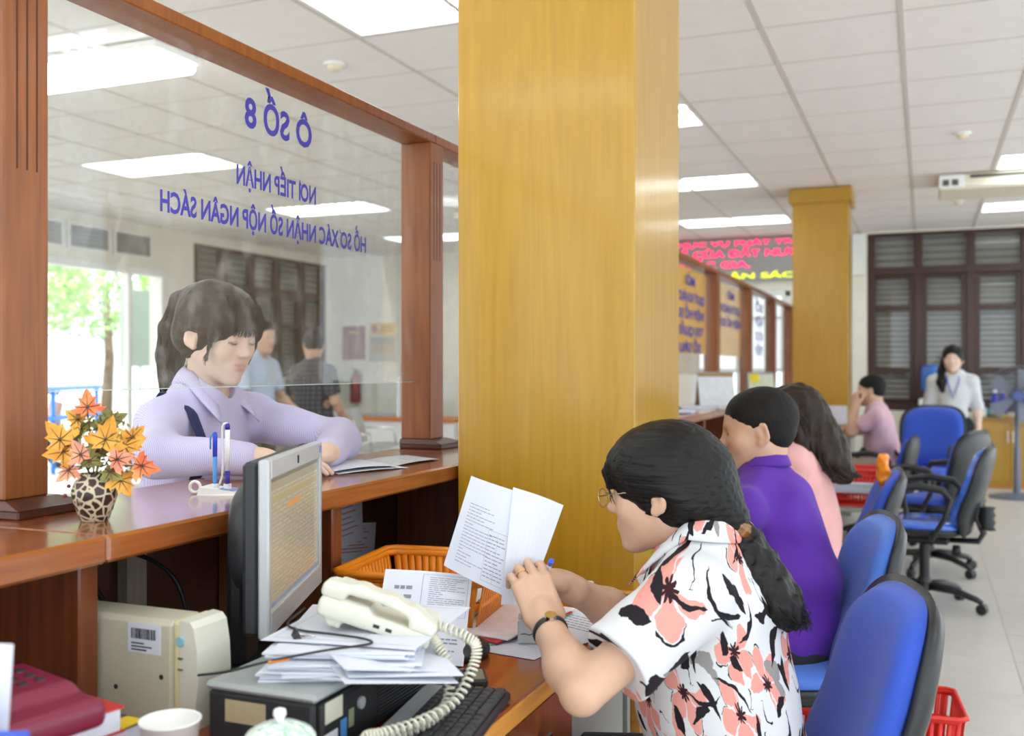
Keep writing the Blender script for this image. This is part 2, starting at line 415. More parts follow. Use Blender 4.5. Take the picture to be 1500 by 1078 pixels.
# ---------------------------------------------------------------- room shell
CZ = 2.916; XL, XR, YB, YN = -8.1, 4.2, 12.7, -2.0
g = G().box((XL - .2, YN, -.12), (XR, YB + .2, -.0025)); floor = struct('floor', g, m_grout)
tm = None; T = .5; cells = []
for i in range(-17, 9):
    for j in range(-4, 26):
        cells.append((i * T + .12, j * T + .21))
cells = [c for c in cells if XL + .25 < c[0] < XR - .25 and YN + .25 < c[1] < YB - .25]
cells.sort(key=lambda c: (c[0] - .6) ** 2 + (c[1] - 5.5) ** 2 * .5)
gt = G().box((-T/2 + .0015, -T/2 + .0015, -.0025), (T/2 - .0015, T/2 - .0015, 0), .001); tme = mesh_of('floor_tile', np.concatenate(gt.v), gt.f); tme.materials.append(m_floor)
for c in cells[:300]: put('floor_tile', tme, m_floor, floor, (c[0], c[1], 0))
g = G()
for c in cells[300:]: g.box((c[0] - T/2 + .0015, c[1] - T/2 + .0015, -.0025), (c[0] + T/2 - .0015, c[1] + T/2 - .0015, 0))
tag(part('floor_tiling', g, m_floor, floor), kind='stuff')
# ceiling: a grid of metal bars with boards laid in, some cells taken by lamps
GX, GY, PX, PY = -.10, 4.88, .615, .604
g = G().box((XL - .2, YN, CZ + .16), (XR, YB + .2, CZ + .24)); ceil = struct('ceiling', g, m_plaster_w)
LAMPS = [(k, j) for k in (-4, -10) for j in (-10, -6, -2, 2, 6, 10)] + [(1, j) for j in (-10, -6, -2, 6, 10)] + [(-7, j) for j in (-10, -6)]  # last pair hangs out of view, added only to brighten the lobby
ROW = lambda j: GY + PY * j
lampcells = set()
for k, j in LAMPS: lampcells |= {(k, j), (k + 1, j)}
tc_ = []
for i in range(-13, 8):
    for j in range(-12, 13):
        x0, y0 = GX + PX * i, GY + PY * j
        if (i, j) in lampcells or x0 + PX < XL + .1 or y0 + PY > YB + .4: continue
        x1, y1 = min(x0 + PX, XR), min(y0 + PY, YB); x0 = max(x0, XL)
        tc_.append((x0, y0, x1, y1))
full = [t for t in tc_ if abs(t[2] - t[0] - PX) < .01 and abs(t[3] - t[1] - PY) < .01]
part_ = [t for t in tc_ if t not in full]
full.sort(key=lambda t: (t[0] + 1.5) ** 2 + (t[1] - 6.5) ** 2)
gt = G().box((.001, .001, 0), (PX - .001, PY - .001, .012), .002); cme = mesh_of('ceiling_board', np.concatenate(gt.v), gt.f); cme.materials.append(m_ceil)
for t in full[:300]: put('ceiling_board', cme, m_ceil, ceil, (t[0], t[1], CZ + .001))
g = G()
for t in full[300:] + part_: g.box((t[0] + .004, t[1] + .004, CZ + .001), (t[2] - .004, t[3] - .004, CZ + .013))
tag(part('ceiling_boarding', g, m_ceil, ceil), kind='stuff')
for i in range(-13, 8):
    x = GX + PX * i; part('grid_bar', G().box((x - .012, YN, CZ - .004), (x + .012, YB, CZ + .02)), m_bar, ceil)
for j in range(-11, 14):
    y = GY + PY * j
    if y < YB: part('grid_bar', G().box((XL, y - .007, CZ - .002), (XR, y + .007, CZ + .02)), m_bar, ceil)
# walls
g = G()
BW = (-2.75, -1.52, 2.25)             # glazed door in the back wall beyond the counters
WR = (-.63, 2.75, .80, 2.895)         # dark window range in the back wall
def wall_y(y0, y1, x0, x1, z0, z1, holes):
    xs = sorted({x0, x1} | {h[0] for h in holes} | {h[1] for h in holes}); g = G()
    for a, b in zip(xs, xs[1:]):
        hs = [h for h in holes if h[0] <= a and h[1] >= b]; z = z0
        for h in sorted(hs, key=lambda h: h[2]):
            if h[2] > z: g.box((a, y0, z), (b, y1, h[2]))
            z = h[3]
        if z < z1: g.box((a, y0, z), (b, y1, z1))
    return g
wall_back = struct('wall_back', wall_y(YB, YB + .2, XL - .2, XR, 0, CZ + .16, [(BW[0], BW[1], 0, BW[2]), WR]), m_plaster)
DO = (7.0, 9.2, 0, 2.42); WL = (9.72, 12.6, .62, 2.80)
g0 = wall_y(XL - .2, XL, YN, YB, 0, CZ + .16, [DO, WL, (4.6, 6.6, 0, 2.42)]); g1 = G(); g1.f = g0.f; g1.v = [v[:, [1, 0, 2]] for v in g0.v]; g1.f = [f[::-1] for f in g1.f]
wall_left = struct('wall_left', g1, m_plaster)
struct('baseboard_back', G().box((XL, YB - .015, 0), (BW[0], YB, .12)).box((BW[1], YB - .015, 0), (XR, YB, .12)), m_brownx)
# white bulkhead panel on the wall next to the dark windows
struct('trim_1', G().box((-.80, YB - .08, 2.40), (-.66, YB, 2.9), .01), m_white)
def dark_window(name, L, z0, z1, loc, rz, lab=None):
    """range of casements in dark wood: frame, transom lights, casements with louvred shutters behind the panes; local x along the wall"""
    root = thing(name, None, None, loc, rz); root['kind'] = 'structure'
    fr = G(); zt = z0 + (z1 - z0) * .762; fw = .06
    fr.box((0, -.06, z0), (L, .06, z0 + .10), .004).box((0, -.06, z1 - .04), (L, .06, z1), .004).box((0, -.06, zt), (L, .06, zt + .09), .004)
    n = max(1, round(L / .565)); w = L / n
    for i in range(n + 1):
        x = min(max(i * w, .04), L - .04); fr.box((x - .045, -.055, z0 + .10), (x + .045, .055, z1 - .04), .004)
    part('window_frame', fr, m_darkwood, root); part('light_stop_board', G().box((0, .075, z0), (L, .10, z1)), m_shutter, root)  # board added behind the shutters to stop daylight leaking through
    cas = None
    for i in range(n):
        a, b = i * w + .046, (i + 1) * w - .046
        sh = G().box((a + .03, -.03, z0 + .12), (a + .085, .02, zt - .01), .003).box((b - .085, -.03, z0 + .12), (b - .03, .02, zt - .01), .003)
        sh = G(); lo, hi = z0 + .11, zt - .005; hh = hi - lo
        sh.box((a, -.035, lo), (a + .05, .02, hi), .003).box((b - .05, -.035, lo), (b, .02, hi), .003)
        for q in (0, .245, .735, 1):
            z = lo + hh * q; sh.box((a + .05, -.035, max(lo, z - .03)), (b - .05, .02, min(hi, z + .03)), .003)
        cs = part('casement', sh, m_darkwood, root)
        for q0, q1 in ((0, .245), (.245, .735), (.735, 1)):
            part('pane', G().box((a + .05, -.008, lo + hh * q0 + .028), (b - .05, -.003, lo + hh * q1 - .028)), m_glass_clear, cs)
        sl = G(); z = lo + .03
        while z < hi - .03:
            sl.add([(a + .05, .03, z), (b - .05, .03, z), (b - .05, .06, z + .045), (a + .05, .06, z + .045)], [(0, 1, 2, 3)]); z += .062
        part('shutter_board', G().box((a + .03, .062, lo), (b - .03, .07, hi)), m_gap, cs); tag(part('shutter_slats', sl, m_shutter, cs), kind='stuff')
        tl = G().box((a, -.012, zt + .09), (b, -.006, z1 - .04)); part('pane', tl, m_glass_clear, root)
        sl = G(); z = zt + .10
        while z < z1 - .05:
            sl.add([(a, .02, z), (b, .02, z), (b, .05, z + .07), (a, .05, z + .07)], [(0, 1, 2, 3)]); z += .085
        part('louvre_board', G().box((a, .055, zt + .09), (b, .06, z1 - .04)), m_gap, root); tag(part('louvre_slats', sl, m_shutter, root), kind='stuff')
    return root
dark_window('window_1', WR[1] - WR[0], WR[2], WR[3], (WR[0], YB + .06, 0), 0)
dark_window('window_2', WL[1] - WL[0], WL[2], WL[3], (XL - .06, WL[0], 0), PI / 2)
def glazed_door(name, L, z1, loc, rz, mat, bars=(), n=2):
    root = thing(name, None, None, loc, rz); root['kind'] = 'structure'
    g = G().box((0, -.05, z1 - .07), (L, .05, z1), .004).box((0, -.05, 0), (.06, .05, z1), .004).box((L - .06, -.05, 0), (L, .05, z1), .004); part('door_frame', g, mat, root)
    w = (L - .12) / n
    for i in range(n):
        a = .06 + i * w; g = G().box((a, -.03, 0), (a + .05, .02, z1 - .07), .003).box((a + w - .05, -.03, 0), (a + w, .02, z1 - .07), .003).box((a, -.03, 0), (a + w, .02, .12), .003)
        for z in bars: g.box((a + .05, -.03, z - .02), (a + w - .05, .02, z + .02), .003)
        lf = part('door_leaf', g, mat, root); part('pane', G().box((a + .05, -.006, .12), (a + w - .05, 0, z1 - .07)), m_glass_clear, lf)
    return root
glazed_door('door_1', BW[1] - BW[0], BW[2], (BW[0], YB + .06, 0), 0, m_white, (1.27, 1.92))
# open entrance to the street: only its frame stands in the wall
m_alu = M_('white_aluminium', '#f0f0ea', .4, .0, var=.02)
for i, (a, b) in enumerate(((7.0, 9.2), (4.6, 6.6))):
    r = thing('door_%d' % (i + 2), None, None, (XL, a, 0), PI / 2); r['kind'] = 'structure'; L = b - a
    part('door_frame', G().box((0, -.04, 2.34), (L, .08, 2.42), .005).box((0, -.04, 0), (.07, .08, 2.34), .005).box((L - .07, -.04, 0), (L, .08, 2.34), .005), m_alu, r)
    if i == 0: part('side_frame', G().box((1.62, -.03, 0), (1.68, .05, 2.34), .004), m_alu, r)
# air grilles above the entrance
for a in (7.15, 7.78, 8.41):
    r = thing('trim_2', None, None, (XL + .002, a, 2.52), PI / 2); r['kind'] = 'structure'
    part('vent_frame', G().box((0, -.03, 0), (.58, 0, .03)).box((0, -.03, .25), (.58, 0, .28)).box((0, -.03, .03), (.03, 0, .25)).box((.55, -.03, .03), (.58, 0, .25)), m_plaster_w, r)
    for k in range(5): part('vent_slat', G().box((.03, -.022, .04 + k * .042), (.55, -.006, .062 + k * .042)), m_grey, r)
    part('vent_back', G().box((.03, -.004, .03), (.55, -.001, .25)), M_('dark_vent', '#77746c', .8), r)
# ceiling lamps
def troffer():
    root = thing('ceiling_lamp', 'recessed louvred ceiling lamp', 'ceiling lamp', group='recessed ceiling lamps')
    w, d = 2 * PX - .026, PY - .016
    g = G(); t = .02; h = .11
    g.box((0, 0, h), (w, d, h + .01)).box((0, 0, 0), (t, d, h)).box((w - t, 0, 0), (w, d, h)).box((t, 0, 0), (w - t, t, h)).box((t, d - t, 0), (w - t, d, h)); part('housing', g, m_white, root)
    for k in range(3):
        y = d * (k + .5) / 3; part('tube', G().box((t + .03, y - .035, .034), (w - t - .03, y + .035, .054), .006), m_lamp, root)
    lv = G()
    for k in range(1, 3): y = d * k / 3; lv.box((t, y - .006, .004), (w - t, y + .006, .026))
    for k in range(1, 12): x = w * k / 12; lv.box((x - .002, t, .008), (x + .002, d - t, .024))
    part('louvre', lv, m_white, root); return root
tf = troffer()
seen = {(-4, -2): 'over the lobby side of the counter screen before the first pillar'}
for n_, (k, j) in enumerate(LAMPS):
    o = tf if n_ == 0 else copy_tree(tf)
    o.location = (GX + PX * k + .013, GY + PY * j + .008, CZ - .002)
    side = {-4: 'above the counter screen', -10: 'above the public lobby', 1: 'above the office aisle', -7: 'added out of view to brighten the lobby'}[k]
    near = {-10: 'level with the red phone', -6: 'level with the nearest post', -2: 'nearest the first pillar', 2: 'between the two pillars', 6: 'just before the second pillar', 10: 'closest to the back wall'}[j]
    o['label'] = 'louvred ceiling lamp %s, %s' % (side, near)
r = thing('batten_lamp', 'white box lamp hung under the lobby ceiling near the first post', 'ceiling lamp', (-4.12, 4.06, CZ))
part('housing', G().box((-.64, -.17, -.045), (.64, .17, -.004), .006), m_white, r); part('diffuser', G().box((-.63, -.16, -.095), (.63, .16, -.0455), .02), M_('lit_opal', '#ffffff', .5, emit=(.9, .97, 1.0), estr=8.0), r)
def smoke(loc, lab):
    r = thing('smoke_detector', lab, 'smoke detector', loc)
    part('base_plate', G().lathe([(.055, 0), (.055, -.012), (.05, -.015), (0, -.015)]), m_white, r, smooth=False); part('sensor_dome', G().lathe([(.038, -.015), (.036, -.035), (.022, -.045), (0, -.046)]), M_('detector_cream', '#e6dcc0', .5), r, auto=True)
smoke((-2.894, 4.584, CZ), 'round cream smoke detector on the ceiling beside the lamp over the counter screen')
smoke((.243, 7.578, CZ), 'small round cream smoke detector on the office ceiling before the air conditioner')
smoke((.30, 10.6, CZ), 'small round cream smoke detector on the office ceiling beyond the air conditioner')
# ceiling air conditioner, slim box hung under the boards
r = thing('air_conditioner', 'slim cream ceiling air conditioner with a dark louvre slot', 'air conditioner', (.11, 9.1, CZ - .006))
m_cream = M_('cream_plastic', '#e7dfca', .45)
part('casing', G().box((0, 0, -.13), (1.25, .62, 0), .02), m_cream, r); part('air_slot', G().box((.24, -.006, -.045), (1.22, .02, -.022)), M_('slot_dark', '#4a4640', .8), r)
part('end_panel', G().box((0.005, -.008, -.12), (.2, .01, -.01), .004), m_white, r)
for k in range(2): part('sticker', G().box((.03 + .07 * k, -.011, -.10), (.08 + .07 * k, -.006, -.05)), M_('sticker_grey', '#55534f', .6), r)
# ---------------------------------------------------------------- pillars
def pillar(loc, lab, cap):
    r = thing('pillar', lab, 'pillar', loc); w = .48
    g = G().box((0, 0, 0), (w, w, CZ - .004), .003); part('shaft', g, m_yellow, r)
    if cap: part('cap', G().box((-.03, -.03, CZ - .14), (w + .03, w + .03, CZ - .006), .006), m_yellow, r)
    for i, (x0, y0, x1, y1) in enumerate(((-.022, -.022, w + .022, -.0005), (-.022, w + .0005, w + .022, w + .022), (w + .0005, -.0005, w + .022, w + .0005), (-.022, -.0005, -.0005, w + .0005))):
        part('base_board', G().box((x0, y0, 0), (x1, y1, .754), .004), m_oak if not cap else m_grey, r)
    return r
p1 = pillar((-1.137, 2.40, 0), 'broad yellow veneered pillar between the counter and the woman in the floral blouse', False)
p2 = pillar((-1.10, 9.36, 0), 'yellow veneered pillar with a projecting cap in the depth of the office', True)
part('notice_sheet', G().box((.26, -.006, .80), (.50 - .03, -.001, .965)), m_paper, p2)
# ---------------------------------------------------------------- service counter and its glass screen
CT = 1.044; CF, CB = -1.152, -1.558
r = thing('service_counter', 'long brown varnished service counter with open compartments below', 'counter', (CB, 0, 0))
m_top = wood('counter_top', '#7d3c1c', '#a9622f', .2, 'Y', 1.0, .8, .45)
cuts = [-.4, 1.188, 2.76, 4.35, 5.94, 7.53, 9.12, 10.71, 12.2]
for a, b in zip(cuts, cuts[1:]):
    part('worktop', G().box((CB, a + .0008, CT - .042), (CF, b - .0008, CT), .005), m_top, r, world=True)
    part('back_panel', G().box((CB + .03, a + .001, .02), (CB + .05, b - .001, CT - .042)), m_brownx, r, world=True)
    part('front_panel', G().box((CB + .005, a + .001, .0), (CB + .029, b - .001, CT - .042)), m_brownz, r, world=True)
for y in (.38, 1.178, 1.892, 2.74, 4.33, 5.92, 7.51, 9.10, 10.69):
    part('divider', G().box((CB + .051, y, .0), (-1.2, y + .04, CT - .043), .003), m_brownz, r, world=True)
part('batten', G().box((CB + .0505, 1.58, .3), (CB + .075, 1.635, CT - .045)), m_strip, r, world=True)
for k, (y0, z0, y1, z1, tlt) in enumerate(((2.32, .80, 2.52, .97, .05), (2.33, .76, 2.60, .86, -.12), (2.31, .60, 2.50, .80, .02))):
    c_ = V3(0, (y0 + y1) / 2, (z0 + z1) / 2); Rm = rotx(tlt)
    q = part('pinned_sheet', G().box((-.0012, -(y1 - y0) / 2, -(z1 - z0) / 2), (.0, (y1 - y0) / 2, (z1 - z0) / 2), M=(Rm, V3(CB + .0525 + .004 * (2 - k) , c_[1], c_[2]))), m_paper, r, world=True)
    l = G()
    for i in range(9): l.box((.0, -(y1 - y0) * .42, (z1 - z0) * (.4 - .09 * i)), (.0006, (y1 - y0) * (.2 + .2 * ((i * 7) % 5) / 5), (z1 - z0) * (.4 - .09 * i) + .004), M=(Rm, V3(CB + .0525 + .004 * (2 - k), c_[1], c_[2])))
    part('print', l, M_('red_print', '#c48a80', .8), q, world=True)
# glass screen: posts with moulded feet, header, one pane per bay
SX0, SX1, GXP = -1.549, -1.4445, -1.502
r = thing('counter_screen', 'brown wooden counter screen with large clear panes between square posts', 'glass screen', (SX0, 0, CT))
posts = [-.29 + .0, 1.254, 2.845, 4.44, 6.03, 7.62, 9.21, 10.80, 12.30]; PW = .095; HZ0, HZ1 = 2.016, 2.046
m_post = wood('post_varnish', '#77401a', '#985624', .42, 'Z', 1.0, .1, .5)
for y in posts:
    g = G().box((SX0, y, CT + .03), (SX1, y + PW, HZ0), .003)
    po = part('post', g, m_post, r, world=True)
    for q in (.28, .5, .72): part('groove', G().box((SX1 - .0005, y + PW * q - .0016, CT + .6), (SX1 + .0006, y + PW * q + .0016, HZ0 - .06)), M_('groove_dark', '#4a2410', .6), po, world=True)
    b = G().box((SX0 - .0, y - .012, CT), (SX1 + .045, y + PW + .05, CT + .016), .003).add(*(lambda a: (a, [(0, 1, 2, 3), (7, 6, 5, 4), (0, 4, 5, 1), (1, 5, 6, 2), (2, 6, 7, 3), (3, 7, 4, 0)]))(np.array([(SX0, y - .012, CT + .0158), (SX0, y + PW + .05, CT + .0158), (SX1 + .045, y + PW + .05, CT + .0158), (SX1 + .045, y - .012, CT + .0158), (SX0, y - .004, CT + .03), (SX0, y + PW + .012, CT + .03), (SX1 + .008, y + PW + .012, CT + .03), (SX1 + .008, y - .004, CT + .03)])))
    part('post_foot', b, m_brownx, po, world=True)
for a, b in zip(posts, posts[1:] + [12.6]):
    part('header', G().box((SX0, a + .04, HZ0), (SX1, b + .039, HZ1), .003), m_post, r, world=True)
m_blue_ink = M_('blue_vinyl', '#4440a8', .5, var=.02)
def letters(s, cap, bold=.075):
    """one mesh per character, set with the font's own advance"""
    out = []; x = 0.; z = cap / .73; hw = text_geo('H', 1.)[0][:, 0].max()
    for c_ in s:
        adv = text_geo(c_ + 'H', 1.)[0][:, 0].max() - hw
        if c_ != ' ':
            v, f = text_geo({'Ơ': 'O', 'Ư': 'U'}.get(c_, c_), 1., 1.0, .0006, bold * .36)
            if c_ in 'ƠƯ':                                  # horn at the upper right of the letter
                xm, ym = v[:, 0].max(), v[:, 1].max(); h_ = G().tube([(xm - .10, ym - .10, 0), (xm + .02, ym - .06, 0), (xm + .055, ym + .03, 0), (xm + .04, ym + .09, 0)], [.035, .045, .05, .045], 6, flat=.006, up=(0, 0, 1)); hv = np.concatenate(h_.v)
                f = list(f) + [tuple(i + len(v) for i in q) for q in h_.f]; v = np.concatenate([v, hv])
            v = v * np.array([z, z, 1.]); out.append((v + np.array([x, 0, 0]), f))
        x += adv * z
    return out
def mirrored(pane, s, y_start, y_end, z, cap, w=None):
    """line of vinyl letters on the pane, to be read from the public side: runs towards -y"""
    ch = letters(s, cap); k = (y_start - y_end) / max(v[:, 0].max() for v, f in ch)
    for v, f in ch:
        part('letter', G().add(np.stack([np.full(len(v), GXP + .0052) + v[:, 2] * .5, y_start - v[:, 0] * k, z + v[:, 1]], 1), f), m_blue_ink, pane, world=True)
panes = []
for i, (a, b) in enumerate(zip(posts, posts[1:])):
    pn = part('glass_pane', G().box((GXP - .004, a + PW - .006, 1.257), (GXP + .004, b + .006, HZ0 + .004)), m_glass, r, world=True); panes.append(pn)
    part('pane_edge', G().box((GXP - .0042, a + PW, 1.2555), (GXP + .0042, b, 1.257)), m_glass_edge, pn, world=True)
mirrored(panes[1], 'Ô SỐ 8', 2.262, 1.977, 1.878, .072)
mirrored(panes[1], 'NƠI TIẾP NHẬN', 2.282, 1.946, 1.735, .046)
mirrored(panes[1], 'HỒ SƠ XÁC NHẬN SỐ NỘP NGÂN SÁCH', 2.541, 1.69, 1.634, .046)
# far panes: amber notice sheets with rows of blue print
m_amber = M_('amber_sheet', '#f7b83c', .6, var=.03)
for i, (y0, y1, rows) in {4: (6.35, 7.5, (('MỜI', .30), ('QUÝ KHÁCH', .95), ('NỘP HỒ SƠ', .9), ('TẠI QUẦY', .85), ('SỐ SÁU', .7))), 5: (7.95, 9.05, (('MỜI', .3), ('QUÝ KHÁCH', .9), ('NỘP HỒ SƠ', .95)))}.items():
    pn = panes[i]; part('notice_sheet', G().box((GXP - .0065, y0, 1.40), (GXP - .0045, y1, 1.98)), m_amber, pn, world=True)
    for k, (t_, w_) in enumerate(rows):
        m_ = (y0 + y1) / 2; mirrored(pn, t_, m_ + w_ * .5, m_ - w_ * .5, 1.87 - k * .115, .065)
for i in (6,):
    for k in range(4): mirrored(panes[i], ('SỐ', 'NỘP', 'HỒ SƠ', 'TIẾP')[k], 10.3, 9.8, 1.85 - k * .14, .08)
# LED notice board under the ceiling at the back wall
r = thing('led_board', 'wide grey LED notice board with red and yellow running text', 'notice board', (-4.3, YB - .12, 2.375))
part('casing', G().box((0, 0, 0), (3.15, .11, .53), .01), M_('board_grey', '#a6a6a5', .6), r)
m_ledr = M_('led_red', '#ff2a6a', .5, emit='#ff2a6a', estr=1.5); m_ledy = M_('led_yellow', '#e8f000', .5, emit='#e8f000', estr=1.0)
for s, x0, x1, z, cap, mt in (('CHỦ ĐỘNG PHỤC VỤ PHÁT TRIỂN', .3, 3.1, .44, .06, m_ledr), ('NỀN KINH TẾ CỦA ĐẤT NƯỚC', .35, 3.05, .30, .085, m_ledr), ('TÀI CHÍNH QUỐC GIA.', .25, 2.32, .165, .085, m_ledr), ('LUẬT NGÂN SÁCH', 1.1, 3.0, .03, .065, m_ledy)):
    ch = letters(s, cap); k = (x1 - x0) / max(v[:, 0].max() for v, f in ch)
    for v, f in ch: part('letter', G().add(np.stack([x0 + v[:, 0] * k, -.004 - v[:, 2], z + v[:, 1]], 1), [q[::-1] for q in f]), mt, r)
# ---------------------------------------------------------------- desks of the clerks
DF, DZ = -.62, .75
m_desk = wood('desk_top', '#7a3214', '#a04e22', .22, 'Y', 1.0, .7, .5)
def desk(y0, y1, lab, drawers=True):
    r = thing('office_desk', lab, 'desk', (DF, y0, 0), 0)
    part('desk_top', G().box((-1.195 if y0 < 2 else -1.145, y0, DZ - .035), (DF, y1, DZ), .004), m_desk if y0 < 3 else m_oak, r, world=True)
    part('edge_band', G().box((DF - .003, y0, DZ - .036), (DF + .004, y1, DZ - .003), .003), m_oak, r, world=True)
    part('side_panel', G().box((-1.05, y1 - .03, 0), (DF - .04, y1 - .005, DZ - .036)), m_grey, r, world=True); part('side_panel', G().box((-1.05, y0 + .005, 0), (DF - .04, y0 + .03, DZ - .036)), m_grey, r, world=True)
    if drawers:
        part('modesty_panel', G().box((DF - .07, 1.905, .02), (DF - .05, y1 - .032, DZ - .037), .002), m_grey, r, world=True); y1 = 1.935; cy0 = 1.50; cb = part('pedestal', G().box((-1.0, cy0, .06), (DF - .045, y1 - .035, DZ - .037), .002), m_brownz, r, world=True)
        for k in range(3):
            z1 = DZ - .06 - k * .2; d = part('drawer', G().box((DF - .0445, cy0 + .012, z1 - .18), (DF - .024, y1 - .047, z1), .003), m_brownz, r, world=True)
            ym = (cy0 + y1 - .035) / 2
            part('knob', G().cyl((DF - .024, ym, z1 - .06), (DF - .006, ym, z1 - .06), .005).box((DF - .008, ym - .012, z1 - .078), (DF - .001, ym + .012, z1 - .046), .003), m_chrome, d, world=True)
            part('lock', G().cyl((DF - .024, ym - .09, z1 - .05), (DF - .019, ym - .09, z1 - .05), .009), m_chrome, d, world=True)
    return r
desk(.45, 2.372, 'brown desk carrying the monitor, phone and paper stack')
desk(2.95, 4.30, 'desk behind the pillar in front of the man in purple', False)
desk(4.38, 5.75, 'desk in front of the long-haired woman in pink', False)
desk(7.55, 9.30, 'desk with papers at the foot of the second pillar', False)
# ---------------------------------------------------------------- office chairs
m_fab = M_('blue_fabric', '#2f56c8', .75, var=.06, scale=200, bump=.25, bscale=1500, sheen=.15)
m_fab2 = M_('light_blue_fabric', '#4a78d8', .7, var=.06, scale=200, bump=.25, bscale=1500, sheen=.15)
m_wrap = M_('wrapped_blue_fabric', '#3f6fd6', .18, var=.25, scale=18, bump=.6, bscale=26, coat=1.0)
m_shell = M_('black_shell', '#26282b', .38, var=.05, bump=.12, bscale=700)
def pillow(w, h, front, back, n=3.4, taper=.0, bend=None, rings=9, seg=44, c=(0, 0, 0)):
    """soft panel in the local y,z plane, facing +x; bend(y,z) gives an offset in x"""
    v = []; f = []
    th = np.arange(seg) * 2 * PI / seg; cs, sn = np.cos(th), np.sin(th)
    ex = np.sign(cs) * np.abs(cs) ** (2 / n); ez = np.sign(sn) * np.abs(sn) ** (2 / n)
    ss = np.linspace(0, 1, rings + 1)[1:]
    def add(side, d):
        base = len(v); 
        for s_ in ss[:-1] if side < 0 else ss:
            for k in range(seg):
                z = ez[k] * s_ * h / 2; y = ex[k] * s_ * w / 2 * (1 - taper * (z / h + .0)); x = side * d * (1 - s_ ** 5) ** .5
                v.append((x + (bend(y, z) if bend else 0), y, z))
        ce = len(v); v.append((side * d + (bend(0, 0) if bend else 0), 0, 0)); return base, ce
    b0, c0 = add(1, front); b1, c1 = add(-1, back); R = rings
    for i in range(R - 1):
        for k in range(seg):
            l = (k + 1) % seg; f.append((b0+i*seg+k, b0+(i+1)*seg+k, b0+(i+1)*seg+l, b0+i*seg+l))
    for k in range(seg):
        l = (k + 1) % seg; f.append((c0, b0+k, b0+l)); f.append((c1, b1+l, b1+k))
    for i in range(R - 1):
        for k in range(seg):
            l = (k + 1) % seg
            o0, o1 = (b1+(i+1)*seg+k, b1+(i+1)*seg+l) if i < R - 2 else (b0+(R-1)*seg+k, b0+(R-1)*seg+l)
            f.append((b1+i*seg+k, b1+i*seg+l, o1, o0))
    return np.array(v) + np.array(c), f
